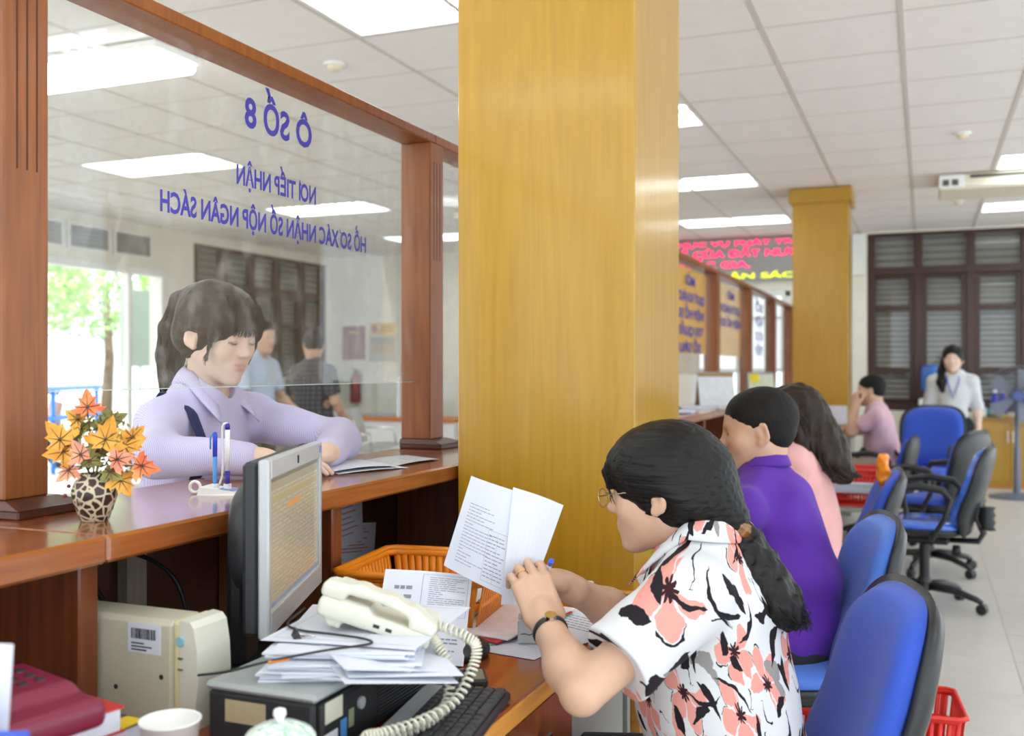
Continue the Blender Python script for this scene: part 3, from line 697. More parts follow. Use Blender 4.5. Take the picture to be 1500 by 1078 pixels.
def office_chair(lab, loc, face, fab=None, arms=True, h=.90, tilt=.18, back_h=.50, group='blue swivel chairs', w=.45, spin=.4):
    """face: direction (angle) the sitter looks"""
    fab = fab or m_fab; r = thing('office_chair', lab, 'chair', loc, face, group); sh = .46
    for k in range(5):
        a = k * 2 * PI / 5 + spin; d = V3(math.cos(a), math.sin(a), 0)
        lg = part('base_leg', G().tube([d * .03 + V3(0, 0, .115), d * .16 + V3(0, 0, .105), d * .27 + V3(0, 0, .075), d * .30 + V3(0, 0, .06)], [.026, .022, .017, .014], 8), m_black, r, smooth=True)
        q = d * .30; t = V3(-d[1], d[0], 0)
        part('caster', G().tube([q + t * -.022 + V3(0, 0, .028), q + t * -.02 + V3(0, 0, .028), q + t * .02 + V3(0, 0, .028), q + t * .022 + V3(0, 0, .028)], [.022, .028, .028, .022], 14), m_black, lg, auto=True)
    part('hub', G().lathe([(.04, .09), (.04, .14), (.03, .16), (.0, .16)]), m_black, r, auto=True)
    part('gas_lift', G().lathe([(.027, .14), (.027, .34), (.018, .34), (.018, sh - .09), (0, sh - .09)]), m_black, r, auto=True)
    part('mechanism', G().box((-.13, -.07, sh - .11), (.12, .07, sh - .07), .012), m_black, r)
    part('lever', G().tube([(0, -.06, sh - .09), (.0, -.2, sh - .10), (.0, -.24, sh - .10)], [.006, .006, .012], 8).tube([(-.16, -.02, sh - .12), (-.16, -.02, sh - .17)], [.02, .026], 10), m_black, r, smooth=True)
    # seat: cushion on a shallow pan, waterfall front
    def pl(w_, d_, t_, b_, z, name, mt):
        v, f = pillow(w_, d_, t_, b_, 3.0, 0, lambda y, z_: -.03 * max(0, (z_ / (d_ / 2))) ** 3 - .25 * (0 if abs(y) < .16 else (abs(y) - .16) ** 2))
        v = np.stack([v[:, 2], -v[:, 1], v[:, 0] + z], 1); o = part(name, G().add(v, f), mt, r, smooth=True); return o
    pl(.46, .46, .035, .02, sh - .005, 'seat', fab); pl(.45, .45, .008, .045, sh - .018, 'seat_pan', m_shell)
    # backrest, reclined
    zc_ = h - back_h / 2; x0 = -.24
    def bend(y, z): return .035 * math.exp(-((z + back_h * .28) / .12) ** 2) + .75 * y * y - .25 * max(0, z - back_h * .2) ** 2
    Rm = roty(-tilt); off = V3(x0 - .03, 0, zc_)
    v, f = pillow(w, back_h, .05, .012, 3.2, -.12, bend); part('backrest', G().add(v, f, (Rm, off)), fab, r, smooth=True)
    v, f = pillow(w * 1.09, back_h * 1.05, .012, .040, 3.4, -.12, lambda y, z: bend(y, z) * .8 - .006); bs = part('back_shell', G().add(v, f, (Rm, off)), m_shell, r, smooth=True)
    zb = zc_ - back_h * .3; xb = x0 - .06 + math.sin(tilt) * back_h * .3
    part('back_bracket', G().tube([(-.10, 0, sh - .09), (x0 - .03, 0, sh - .085), (x0 - .055, 0, sh - .04), (xb + .01, 0, zb), (xb - .02, 0, zb + .12)], [.03, .034, .034, .03, .026], 10, flat=.5, up=(0, 1, 0) if False else None), m_black, r, smooth=True)
    part('bellows', G().tube([(x0 - .07, 0, sh - .02 + .02 * k) for k in range(7)], [.045, .036] * 3 + [.045], 12), m_black, r, smooth=True)
    if arms:
        for s_ in (-1, 1):
            y = s_ * .255
            p = [(.10, y * .8, sh - .06), (.12, y, sh - .03), (.14, y * 1.04, sh + .06), (.15, y * 1.04, sh + .15), (.11, y * 1.04, sh + .205), (0, y * 1.04, sh + .22), (-.12, y * 1.04, sh + .205), (-.16, y * 1.04, sh + .16), (-.13, y * 1.03, sh + .06), (-.08, y, sh - .03), (-.06, y * .8, sh - .06)]
            part('armrest', G().tube(p, [.013, .014, .014, .016, .02, .021, .02, .016, .014, .014, .013], 10), m_black, r, smooth=True)
    return r
office_chair('blue fabric chair with a black back shell behind the woman in floral blouse', (-.335, 1.97, 0), PI + .30, m_fab, False, .885, .22, .52, w=.43)
office_chair('bright blue chair with dark shell that the man in purple sits on', (-.41, 2.95, 0), PI + .26, m_fab2, False, .885, .22, .52, spin=-.45)
office_chair('blue chair behind the long-haired woman, an orange bag hung on it', (-.44, 4.30, 0), PI + .10, m_fab, False, .90, .3, .52)
office_chair('blue chair still wrapped in shiny clear plastic, standing in the aisle', (.0, 5.95, 0), PI - .12, m_wrap, True, .90, .22, .5)
office_chair('blue chair with black back beside the plastic-wrapped chair in the aisle', (.03, 7.0, 0), PI - .45, m_fab, True, .91, .15, .5)
office_chair('blue armchair turned to the room in front of the standing woman', (-.02, 8.85, 0), -PI / 2 - .35, m_fab, True, .98, .12, .54, w=.5)
office_chair('blue chair under the man in the pink polo shirt', (-.36, 8.02, 0), PI - .1, m_fab, True, .80, .12, .4)
# ---------------------------------------------------------------- baskets
def basket(lab, loc, rz, L, Wd, H, mat, taper=.85, bars=14, rows=2, name='plastic_basket', group=None):
    r = thing(name, lab, 'basket', loc, rz, group); t = .003
    def pt(u, v, z):            # u,v in -1..1
        k = taper + (1 - taper) * z / H; return V3(u * L / 2 * k, v * Wd / 2 * k, z)
    rim = G(); lat = G(); 
    cn = [(-1, -1), (1, -1), (1, 1), (-1, 1)]
    def loop(z, n=6, k_=1.0):
        out = []
        for i in range(4):
            a, b = cn[i], cn[(i+1) % 4]
            for q in np.linspace(.06, .94, n): out.append(pt((a[0] + (b[0] - a[0]) * q) * k_, (a[1] + (b[1] - a[1]) * q) * k_, z))
        return out
    rim.tube(loop(H, k_=1.03), .008, 8, closed=True); part('rim', rim, mat, r, smooth=True)
    for k in range(rows + 1):
        z = .004 + (H - .012) * k / rows; lat.tube(loop(z), .0055 if k in (0, rows) else .0045, 6, closed=True, flat=1.6)
    for i in range(4):
        a, b = cn[i], cn[(i+1) % 4]; nb = bars if i % 2 == 0 else max(4, int(bars * Wd / L))
        for j in range(nb + 1):
            q = .05 + .9 * j / nb; u, v = a[0] + (b[0] - a[0]) * q, a[1] + (b[1] - a[1]) * q
            lat.tube([pt(u, v, .004), pt(u, v, H)], L * (.45 if mat is m_orange else .3) / nb if i % 2 == 0 else Wd * (.45 if mat is m_orange else .3) / nb, 6, flat=.22, up=(a[0] + b[0], a[1] + b[1], 0))
        for (q0, q1) in ((.0, .1), (.9, 1.)):   # solid corner plates
            P = [pt(a[0] + (b[0] - a[0]) * q, a[1] + (b[1] - a[1]) * q, z) for z in (.004, H) for q in (q0 + .03 if q0 == 0 else q0, q1 if q0 == 0 else q1 - .03)]
            lat.add(P, [(0, 1, 3, 2)])
    tag(part('lattice', lat, mat, r, smooth=True), kind='stuff')
    part('bottom', G().box((-L / 2 * taper, -Wd / 2 * taper, 0), (L / 2 * taper, Wd / 2 * taper, .005)), mat, r); return r
basket('orange plastic basket of papers on the desk beside the pillar', (-1.015, 2.01, DZ), .12, .33, .31, .115, m_orange, .84, 16, 2)
basket('red plastic basket on the floor behind the woman\'s chair', (-.07, 3.42, 0), .1, .34, .30, .25, m_red, .84, 12, 3)
basket('red plastic basket on the floor under the chair of the man in purple', (-.42, 3.50, 0), .1, .30, .28, .20, m_red, .84, 14, 4)
basket('upper red basket stacked over papers near the second pillar', (-.46, 7.05, .562), .05, .46, .32, .075, m_red, .88, 16, 2)
basket('lower red basket under the paper stack near the second pillar', (-.46, 7.05, .402), .05, .42, .30, .09, m_red, .88, 16, 2)
# ---------------------------------------------------------------- people: shared builders
m_skin = attr_mat('skin', .48, .04, 500., sss=.0, spec=.35)
m_eye = M_('eye_white', '#e9e4de', .2, var=.02); m_iris = M_('dark_iris', '#1d120c', .12, var=.02)
def hair_mat(name, lo, hi, along):
    t = NT(name); tc = t.n('TexCoord'); mp = t.n('Mapping'); k = {'X': (6, 190, 190), 'Y': (190, 6, 190), 'Z': (190, 190, 8)}[along]; mp.inputs['Scale'].default_value = k
    t.l(tc.outputs['Object'], mp.inputs['Vector']); n1 = t.n('TexNoise', i_Scale=1., i_Detail=5., i_Distortion=.6); t.l(mp.outputs[0], n1.inputs['Vector'])
    t.l(t.ramp(n1.outputs[0], [(.3, srgb(lo)), (.75, srgb(hi))]), t.b.inputs['Base Color']); t.b.inputs['Roughness'].default_value = .42; t.b.inputs['Specular IOR Level'].default_value = .28
    t.bump(n1.outputs[0], .7, .0022); return t.m
m_hair_x = hair_mat('black_hair_back', '#060506', '#171412', 'X'); m_hair_z = hair_mat('black_hair_down', '#060506', '#1a1614', 'Z')
m_hairb_x = hair_mat('brown_hair_back', '#150f0b', '#382a20', 'X'); m_hairb_z = hair_mat('brown_hair_down', '#150f0b', '#3a2b20', 'Z')
SKIN = srgb('#cfa88f'); SKIN_F = srgb('#dfc0ad'); LIP = srgb('#c0726c'); DARK = srgb('#1d1613')
def head(b, o, R, sc, skin, eyes='open', fem=True, lip=LIP, brow=DARK, fine=True):
    """o: point midway between the ears; R: columns forward, left, up"""
    b.at(o, R, sc); b.col = skin
    b.el((-.012, 0, .030), (.096, .076, .086)); b.el((.034, 0, .036), (.058, .065, .060), k=.03); b.el((.040, 0, -.030), (.052, .053 if fem else .057, .074), k=.03)
    b.el((.01, 0, -.045), (.06, .049 if fem else .054, .05), k=.03)
    for s in (-1, 1):
        b.rc((.0, s * (.043 if fem else .050), -.046), (.064, s * .011, -.094), .017 if fem else .020, .013 if fem else .021, k=.03)
        b.el((.060, s * .036, -.026), (.028, .025, .028), k=.025)
    b.el((.080, 0, -.098), (.016, .016 if fem else .021, .014), k=.02); b.el((.076, 0, -.062), (.023, .032, .024), k=.02)
    b.rc((.082, -.028, .021), (.082, .028, .021), .011, k=.02)
    for s in (-1, 1): b.el((.103, s * .031, .001), (.014, .019, .009), k=.014, sub=True)
    b.rc((.088, 0, .014), (.105, 0, -.022), .0075, .0095, k=.014); b.el((.110, 0, -.027), (.0105, .0115, .0095), k=.006)
    for s in (-1, 1):
        b.el((.101, s * .0105, -.0315), (.009, .0065, .0068), k=.006)
    b.el((.0955, 0, -.0580), (.0072, .0195, .0040), k=.004, col=lip); b.el((.0945, 0, -.0680), (.0080, .0165, .0050), k=.004, col=lip)
    b.el((.106, 0, -.0628), (.008, .020, .0011), k=.002, sub=True)
    for s in (-1, 1):
        b.el((.0795, s * .031, .001), (.0145, .0165, .0125), k=.005)
        if fine:
            if eyes == 'open':
                b.el((.099, s * .031, -.0005), (.012, .0125, .0036), k=.002, sub=True); b.rc((.0925, s * .020, .0035), (.0895, s * .042, .0030), .0014, k=.001, col=DARK)
            else:
                b.chain([(.0920, s * .019, -.0040), (.0945, s * .031, -.0064), (.0895, s * .0435, -.0035)], [.0015, .0024, .0018], k=.001, col=DARK)
        else: b.rc((.0915, s * .022, .0005), (.089, s * .040, .0005), .0035, k=.002, col=DARK)
        b.chain([(.0925, s * .015, .020), (.0900, s * .031, .0245), (.0815, s * .045, .0215)], [.0026, .0034, .0020], k=.002, col=tuple(np.array(brow) * .7 + np.array(skin) * .15))
        b.el((-.004, s * .0760, -.004), (.0200, .0075, .0345), R=rotz(-s * .5) @ roty(.25), k=.006); b.el((-.001, s * .0850, .001), (.0115, .0085, .0225), R=rotz(-s * .5) @ roty(.25), k=.004, sub=True)
        b.el((.003, s * .075, -.032), (.010, .006, .010), k=.006)
    b.at()
def eyes_of(parent, o, R, sc, look=(1, 0, 0)):
    for s in (-1, 1):
        c = np.array(o) + R @ (V3(.0790, s * .031, .001) * sc); v = []; f = []
        g = G().lathe([(.0001, -.0125 * sc)] + [(.0125 * sc * math.sin(a), -.0125 * sc * math.cos(a)) for a in np.linspace(.2, PI - .2, 9)] + [(.0001, .0125 * sc)], n=14)
        g.v[0] = g.v[0] + c; part('eye', g, m_eye, parent, smooth=True, world=True)
        d = R @ V3(*look); d /= np.linalg.norm(d); i = part('iris', G().cyl(c + d * .0112 * sc, c + d * .0129 * sc, .0062 * sc, .0045 * sc, 14), m_iris, parent, smooth=True, world=True)
def hand(b, wr, f, n, th, skin, curl=(.3, .5, .3), sc=1.0, thumb=(.75, .55, -.25), nails=False, curls=None):
    """wr: wrist; f: towards the fingers; n: out of the back of the hand; th: +1 right hand, -1 left hand"""
    f = np.array(f, float); f /= np.linalg.norm(f); n = np.array(n, float); n -= f * (n @ f); n /= np.linalg.norm(n); y = np.cross(n, f); R = np.stack([f, y, n], 1)
    b.at(wr, R, sc); b.col = skin
    b.bx((.046, 0, -.002), (.044, .037, .0115), .010, k=.012); b.rc((-.025, 0, 0), (.02, 0, 0), .0245, .023, k=.02); b.el((.03, th * .024, -.012), (.030, .017, .014), k=.015)
    L = [(.040, .025, .020), (.044, .028, .021), (.040, .026, .020), (.031, .020, .018)]; K = [(.086, .029), (.091, .0095), (.087, -.0105), (.079, -.0295)]
    for i in range(4):
        c = curls[i] if curls else curl; p = V3(K[i][0], th * K[i][1], .0); a = 0; r = [.0094, .0087, .0078, .0066] if i < 3 else [.0082, .0076, .0068, .0058]
        q = [p]
        for j in range(3):
            a += c[j]; sp = th * (.10 - .07 * i) * (1 if j == 0 else .4); p = p + L[i][j] * V3(math.cos(a), sp * .6, -math.sin(a)); q.append(p)
        b.rc(V3(K[i][0] - .03, th * K[i][1] * .85, .001), q[0], .0105, .0105, k=.008)
        b.chain(q, r, k=.0025)
        if nails:
            up = V3(math.sin(a), 0, math.cos(a)); b.el(q[3] + up * .0045 - V3(math.cos(a), 0, -math.sin(a)) * .003, (.006, .0045, .0025), R=roty(a), k=.001, col=srgb('#e3b7a0'))
    t = np.array([thumb[0], th * thumb[1], thumb[2]]); t /= np.linalg.norm(t); p0 = V3(.012, th * .026, -.010); p1 = p0 + t * .042; t2 = t + V3(.25, -th * .25, -.1); t2 /= np.linalg.norm(t2); p2 = p1 + t2 * .030; p3 = p2 + t2 * .022
    b.chain([p0, p1, p2, p3], [.015, .0118, .0105, .0082], k=.008); b.at()
def torso(b, pel, wai, che, nek, shl, shr, W=(.165, .135, .165), D=(.115, .095, .11), k=.06, f=None, q=1.0):
    """trunk with hips, waist, chest and shoulders; f: facing"""
    fr = frame(f)
    for p, w, d, h in ((pel, W[0], D[0], .12), (wai, W[1], D[1], .13), (che, W[2], D[2], .15)): b.el(p, (d, w, h), R=fr, k=k)
    pel, wai, che, nek = [np.array(x, float) for x in (pel, wai, che, nek)]
    b.rc(pel, wai, min(D[0], D[1]) * .85, D[1] * .85, k=k); b.rc(wai, che, D[1] * .85, D[2] * .8, k=k)
    b.rc(shl, (np.array(shl) * .3 + nek * .7), .052 * q, .062 * q, k=.05 * q); b.rc(shr, (np.array(shr) * .3 + nek * .7), .052 * q, .062 * q, k=.05 * q); b.rc(che, nek, D[2] * .7 * q, .062 * q, k=.06 * q)
def legs(b, hips, knees, ankles, r=(.085, .06, .042), k=.03):
    for h_, k_, a_ in zip(hips, knees, ankles): b.rc(h_, k_, r[0], r[1], k=k); b.rc(k_, a_, r[1], r[2], k=k)
def shoes(b, ankles, f, col):
    f = np.array(f, float)
    for a in ankles: b.col = col; a = np.array(a, float); b.rc(V3(a[0], a[1], .045) - f * .03, V3(a[0], a[1], .032) + f * .13, .042, .030, k=.02)
def skull_hair(b, o, R, sc, ext=.012, front=.0, cut=True, face=(.112, 0, -.046), fr=(.078, .071, .082), drop=-.02):
    """cap of hair round the skull, cut away in front of the face"""
    b.at(o, R, sc); b.el((-.014, 0, .034), (.096 + ext, .077 + ext, .086 + ext), k=.02); b.el((.030 + front, 0, .042), (.058 + ext, .068 + ext * .9, .060 + ext), k=.025)
    b.el((-.04, 0, drop), (.066 + ext, .068 + ext, .06), k=.03)
    if cut: b.el(face, fr, k=.006, sub=True)
    b.at()
def strands(name, curves, r, mat, parent):
    g = G()
    for c in curves: g.tube(c, np.linspace(r, r * .35, len(c)), 4)
    return tag(part(name, g, mat, parent, smooth=True, world=True), kind='stuff')
def with_uv(o, uvf):
    me = o.data; v = np.zeros(len(me.vertices) * 3, np.float32); me.vertices.foreach_get('co', v); uv = uvf(v.reshape(-1, 3) + world_loc(o)).astype(np.float32)
    li = np.zeros(len(me.loops), np.int32); me.loops.foreach_get('vertex_index', li); me.uv_layers.new(name='UVMap').data.foreach_set('uv', uv[li].ravel()); return o
def collar_flaps(parent, n0, f, mat, uvf=None, rin=.060, rout=.092, top=(.085, .060, .0), low=(.030, .036, -.045), tip=.030, amax=2.55):
    """turned-down shirt collar: inner fold line round the neck and an outer edge that drops to two points; heights at back, side, front"""
    fr = frame(f); n0 = np.array(n0, float)
    def hgt(h, q): return h[0] + (h[1] - h[0]) * min(1, q / 1.57) if q < 1.57 else h[1] + (h[2] - h[1]) * ((q - 1.57) / (amax - 1.57))
    P = []
    for a in np.linspace(-amax, amax, 31):
        q = abs(a); d = V3(-math.cos(a), math.sin(a), 0); e = max(0, (q - 1.7) / (amax - 1.7)) ; row = []
        for t in np.linspace(0, 1, 5):
            r_ = rin + (rout - rin) * t ** .8; z = hgt(top, q) * (1 - t) + hgt(low, q) * t
            p = V3(d[0] * r_ * 1.0 + .012 + e * .028 * t, d[1] * r_ + np.sign(a) * e * tip * t * .8, z + .006 * math.sin(PI * t) - e * .012 * t); row.append(n0 + fr @ p)
        P.append(row)
    o = part('collar', G().grid(np.array(P), .003), mat, parent, smooth=True, world=True)
    if uvf is not None: with_uv(o, uvf)
    return o
def cloth_mat(name, col, rough=.8, stripe=None, bump=.12):
    t = NT(name); tc = t.n('TexCoord'); col = srgb(col)
    nz = t.n('TexNoise', i_Scale=9., i_Detail=4.); t.l(tc.outputs['Object'], nz.inputs['Vector']); base = t.ramp(nz.outputs[0], [(.3, tuple(c * .93 for c in col)), (.7, tuple(min(1, c * 1.03) for c in col))])
    if stripe:
        uv = t.n('UVMap'); sp = t.n('SeparateXYZ'); t.l(uv.outputs[0], sp.inputs[0])
        w = t.math('LESS_THAN', t.math('FRACT', t.math('MULTIPLY', sp.outputs[0], stripe[1])), stripe[2])
        if len(stripe) > 3: w = t.math('MAXIMUM', w, t.math('LESS_THAN', t.math('FRACT', t.math('MULTIPLY', sp.outputs[1], stripe[1])), stripe[2]))
        base = t.mix(w, base, srgb(stripe[0]))
    t.l(base, t.b.inputs['Base Color']); t.b.inputs['Roughness'].default_value = rough; t.b.inputs['Sheen Weight'].default_value = .1; t.b.inputs['Specular IOR Level'].default_value = .25
    n2 = t.n('TexNoise', i_Scale=700., i_Detail=2.); t.l(tc.outputs['Object'], n2.inputs['Vector']); t.bump(n2.outputs[0], bump, .001); return t.m
# ---------------------------------------------------------------- woman in the floral blouse, seated at the desk
def floral():
    """white cotton print: salmon poppies with dark hearts, black brush strokes and grey buds, in UV metres"""
    t = NT('floral_cotton'); uv = t.n('UVMap'); nz = t.n('TexNoise', i_Scale=26., i_Detail=4.); t.l(uv.outputs[0], nz.inputs['Vector'])
    wob = t.n('VectorMath', operation='MULTIPLY_ADD'); t.l(nz.outputs['Color'], wob.inputs[0]); wob.inputs[1].default_value = (.032, .032, 0); t.l(uv.outputs[0], wob.inputs[2])
    def cell(scale, off, rnd=.75):
        mp = t.n('Mapping'); mp.inputs['Location'].default_value = off; t.l(wob.outputs[0], mp.inputs['Vector'])
        vo = t.n('TexVoronoi', voronoi_dimensions='2D', i_Scale=scale, i_Randomness=rnd); t.l(mp.outputs[0], vo.inputs['Vector'])
        df = t.n('VectorMath', operation='SUBTRACT'); t.l(mp.outputs[0], df.inputs[0]); t.l(vo.outputs['Position'], df.inputs[1]); sp = t.n('SeparateXYZ'); t.l(df.outputs[0], sp.inputs[0])
        sc = t.n('SeparateColor'); t.l(vo.outputs['Color'], sc.inputs[0]); ang = t.math('ARCTAN2', sp.outputs[1], sp.outputs[0])
        rr = t.math('SQRT', t.math('ADD', t.math('POWER', sp.outputs[0], 2.), t.math('POWER', sp.outputs[1], 2.)))
        return rr, t.math('ADD', ang, t.math('MULTIPLY', sc.outputs[0], 6.28)), sc, sp
    col = srgb('#d2d3d6')
    def petals(rr, ang, n, R, deep):
        lob = t.math('ADD', 1 - deep, t.math('MULTIPLY', deep, t.math('ABSOLUTE', t.math('COSINE', t.math('MULTIPLY', ang, n / 2)))))
        return t.math('LESS_THAN', rr, t.math('MULTIPLY', lob, R))
    # big salmon flowers
    rr, an, sc, sp = cell(7.0, (0.05, .03, 0)); big = petals(rr, an, 5, .062, .46); seam = t.math('GREATER_THAN', t.math('ABSOLUTE', t.math('COSINE', t.math('MULTIPLY', an, 2.5))), .16)
    half = t.math('GREATER_THAN', t.math('SINE', an), -.75)
    base = t.mix(t.math('MULTIPLY', t.math('MULTIPLY', big, seam), half), col, srgb('#dd968c'))
    rim = t.math('MULTIPLY', t.math('MULTIPLY', t.math('SUBTRACT', petals(rr, an, 5, .068, .46), petals(rr, an, 5, .0640, .46)), t.math('GREATER_THAN', t.math('SINE', t.math('MULTIPLY', an, 3.)), .35)), 1.)
    base = t.mix(rim, base, srgb('#1c1a1e'))
    base = t.mix(petals(rr, an, 9, .017, .55), base, srgb('#35191f'))
    # grey buds
    rr2, an2, sc2, _ = cell(5.2, (.37, .21, 0)); base = t.mix(t.math('MULTIPLY', petals(rr2, an2, 4, .038, .45), t.math('GREATER_THAN', t.math('SINE', an2), -.3)), base, srgb('#8f8b8a'))
    # black leaves: thin lens shapes in turned cells
    for off, scl, ln, wd in (((.13, .57, 0), 8.5, .036, .0085), ((.71, .33, 0), 7.2, .052, .0048), ((.45, .83, 0), 9.5, .026, .0095)):
        r3, a3, s3, _ = cell(scl, off, 1.0); x = t.math('MULTIPLY', r3, t.math('COSINE', a3)); y = t.math('MULTIPLY', r3, t.math('SINE', a3))
        y = t.math('ADD', y, t.math('MULTIPLY', t.math('MULTIPLY', x, x), 6.))
        q = t.math('ADD', t.math('POWER', t.math('DIVIDE', x, ln), 2.), t.math('ABSOLUTE', t.math('DIVIDE', y, wd))); base = t.mix(t.math('LESS_THAN', q, 1.), base, srgb('#201c20'))
    t.l(base, t.b.inputs['Base Color']); t.b.inputs['Roughness'].default_value = .8; t.b.inputs['Specular IOR Level'].default_value = .2
    return t.m
m_floral = floral()
def woman_floral():
    r = thing('person', 'seated woman in white floral blouse with tied black hair, reading held papers', 'person', (-.30, 1.92, 0))
    R = frame((-1, .02, -.12)); ho = V3(-.457, 1.888, 1.068); hs = 1.0
    pel, wai, che, nek = (-.33, 1.93, .52), (-.365, 1.92, .67), (-.375, 1.905, .83), (-.388, 1.895, .955)
    sl, sr = (-.385, 1.735, .895), (-.40, 2.065, .895); el_, er_ = (-.512, 1.545, .775), (-.565, 2.03, .775); wl, wr = (-.626, 1.688, .846), (-.655, 1.875, .872)
    b = Body(); b.col = SKIN; torso(b, pel, wai, che, nek, sl, sr, (.15, .125, .15), (.10, .095, .10), f=(-1, 0, 0), q=.72)
    b.rc(ho + R @ V3(-.022, 0, -.045), nek, .050, .054, k=.03)
    for s_, e_, w_ in ((sl, el_, wl), (sr, er_, wr)):
        s_, e_, w_ = [np.array(q, float) for q in (s_, e_, w_)]
        b.rc(s_, e_, .046, .035, k=.03); b.rc(e_, e_ + (w_ - e_) * .35, .032, .036, k=.012); b.rc(e_ + (w_ - e_) * .35, w_, .037, .0250, k=.03)
    legs(b, [(-.33, 1.84, .48), (-.33, 2.02, .48)], [(-.74, 1.83, .45), (-.74, 2.03, .45)], [(-.72, 1.83, .08), (-.72, 2.03, .08)], (.075, .055, .04))
    hand(b, wl, (-.50, .45, .74), (.55, -.80, .30), -1, SKIN, sc=1.0, curls=[(.45, .95, .5), (.40, 1.0, .5), (.38, 1.05, .5), (.35, 1.0, .5)], thumb=(.8, .3, -.7))
    hand(b, wr, (-.80, -.35, .45), (.3, .6, .75), 1, SKIN, sc=.98, curl=(.7, .9, .5), thumb=(.8, .45, -.4))
    head(b, ho, R, hs, SKIN, fem=True)
    body = sdf_part('body', b, .0036, m_skin, r)
    eyes_of(r, ho, R, hs, (.9, 0, -.35))
    # blouse
    c = Body(); torso(c, pel, wai, che, nek, sl, sr, (.185, .165, .165), (.145, .138, .128), k=.07, f=(-1, 0, 0)); c.el((-.435, 1.84, .80), (.085, .075, .075), k=.05); c.el((-.435, 1.97, .80), (.085, .075, .075), k=.05)
    for s_, e_ in ((sl, el_), (sr, er_)):
        s_, e_ = np.array(s_, float), np.array(e_, float); d = (e_ - s_); h0 = s_ + d * .66; ax = d / np.linalg.norm(d)
        c.rc(s_ - d * .05, h0, .068, .072, k=.04); c.el(h0 + ax * .075, (.08, .12, .12), R=frame(ax), k=.004, sub=True)
    c.el(np.array(nek) + V3(-.045, 0, .045), (.065, .068, .05), k=.008, sub=True)
    c.bx((-.33, 1.92, .36), (.3, .3, .08), .01, k=.004, sub=True)
    fo = folds(.0022, .11, 3)
    def uvf(P):
        a = np.arctan2(P[:, 1] - 1.90, P[:, 0] + .36); rr = np.hypot(P[:, 1] - 1.90, P[:, 0] + .36)
        return np.stack([a * .17 + (P[:, 0]) * .35, P[:, 2] + .12 * np.cos(a * 1.0)], 1)
    sdf_part('blouse', c, .0042, m_floral, r, disp=fo, uvf=uvf)
    collar_flaps(r, nek, (-1, 0, 0), m_floral, uvf, .062, .098, (.088, .066, .0), (.022, .036, -.05))
    t_ = Body(); legs(t_, [(-.33, 1.84, .48), (-.33, 2.02, .48)], [(-.74, 1.83, .45), (-.74, 2.03, .45)], [(-.72, 1.83, .06), (-.72, 2.03, .06)], (.088, .068, .055)); t_.el((-.32, 1.93, .52), (.15, .18, .10), k=.05)
    sdf_part('trousers', t_, .009, cloth_mat('black_trousers', '#2a2a2e'), r)
    s_ = Body(); shoes(s_, [(-.72, 1.83, .05), (-.72, 2.03, .05)], (-1, 0, 0), (.02, .02, .02)); sdf_part('shoes', s_, .007, m_skin, r)
    # hair: combed back, tied low at the nape, wavy tail over the back
    hb = Body(); skull_hair(hb, ho, R, hs, .014, .004, face=(.112, 0, -.050), fr=(.074, .078, .088)); hb.at(ho, R, hs)
    hb.el((.0, .088, -.035), (.030, .02, .032), k=.008, sub=True); hb.el((.0, -.088, -.035), (.030, .02, .032), k=.008, sub=True)   # ears stay free
    hb.rc((-.075, 0, .01), (-.118, 0, -.062), .062, .034, k=.04); hb.rc((-.05, .045, -.01), (-.112, .008, -.06), .03, .02, k=.03); hb.rc((-.05, -.045, -.01), (-.112, -.008, -.06), .03, .02, k=.03)
    hb.chain([(.083, .035, .075), (.098, .042, .045), (.096, .050, .012)], [.010, .008, .003], k=.012); hb.chain([(.083, -.03, .075), (.100, -.04, .045), (.098, -.05, .012)], [.010, .008, .003], k=.012)
    hb.at()
    fz = folds(.0013, .011, 8, (.06, 1, .5)); sdf_part('hair', hb, .0036, m_hair_x, r, disp=fz)
    tb = Body(); tail = [V3(-.325, 1.895, 1.008), V3(-.305, 1.89, .965), V3(-.285, 1.885, .925), V3(-.262, 1.885, .89), V3(-.238, 1.885, .862), V3(-.222, 1.885, .845)]
    tb.chain(tail, [.024, .034, .042, .044, .036, .018], k=.02)
    sdf_part('ponytail', tb, .0036, m_hair_z, r, disp=folds(.0035, .022, 5, (1, 1, .35)))
    rs = np.random.default_rng(3); cv = []
    for i in range(130):                                           # loose waves of the tail
        a, q = rs.uniform(0, 6.28), rs.uniform(.8, 1.12); ph = rs.uniform(0, 6.28); c_ = []
        for j, (p, rad) in enumerate(zip(tail, [.022, .034, .043, .046, .04, .026])):
            c_.append(p + rad * q * V3(math.cos(a + j * .25), math.sin(a + j * .25), .2 * math.sin(a)) + .006 * V3(math.sin(ph + j * 1.9), math.cos(ph + j * 1.7), 0))
        c_.append(c_[-1] + V3(.006 * math.cos(a), .02 * math.sin(a), -.018 * rs.uniform(0, 1))); cv.append(c_)
    strands('loose_hair', cv, .0016, m_hair_z, r)
    cv = []
    for i in range(26):                                            # fine fringe at the temples
        s = -1 if i % 2 else 1; u0 = rs.uniform(.0, 1); p = [V3(.075 + .02 * u0, s * (.02 + .035 * u0), .085 - .02 * u0), V3(.098, s * (.03 + .025 * u0), .055), V3(.101 - .01 * u0, s * (.036 + .03 * u0), .02 + rs.uniform(-.01, .02)), V3(.098 - .02 * u0, s * (.04 + .034 * u0), -.01 + rs.uniform(-.01, .03))]
        cv.append([ho + R @ (q * hs) for q in p])
    strands('fringe', cv, .0012, m_hair_x, r)
    part('hair_clip', G().box((-.02, -.028, -.014), (.02, .028, .014), .008, M=(roty(.7), V3(-.312, 1.885, 1.006))), M_('amber_clip', '#7a4a1c', .25, var=.5, scale=120), r, world=True)
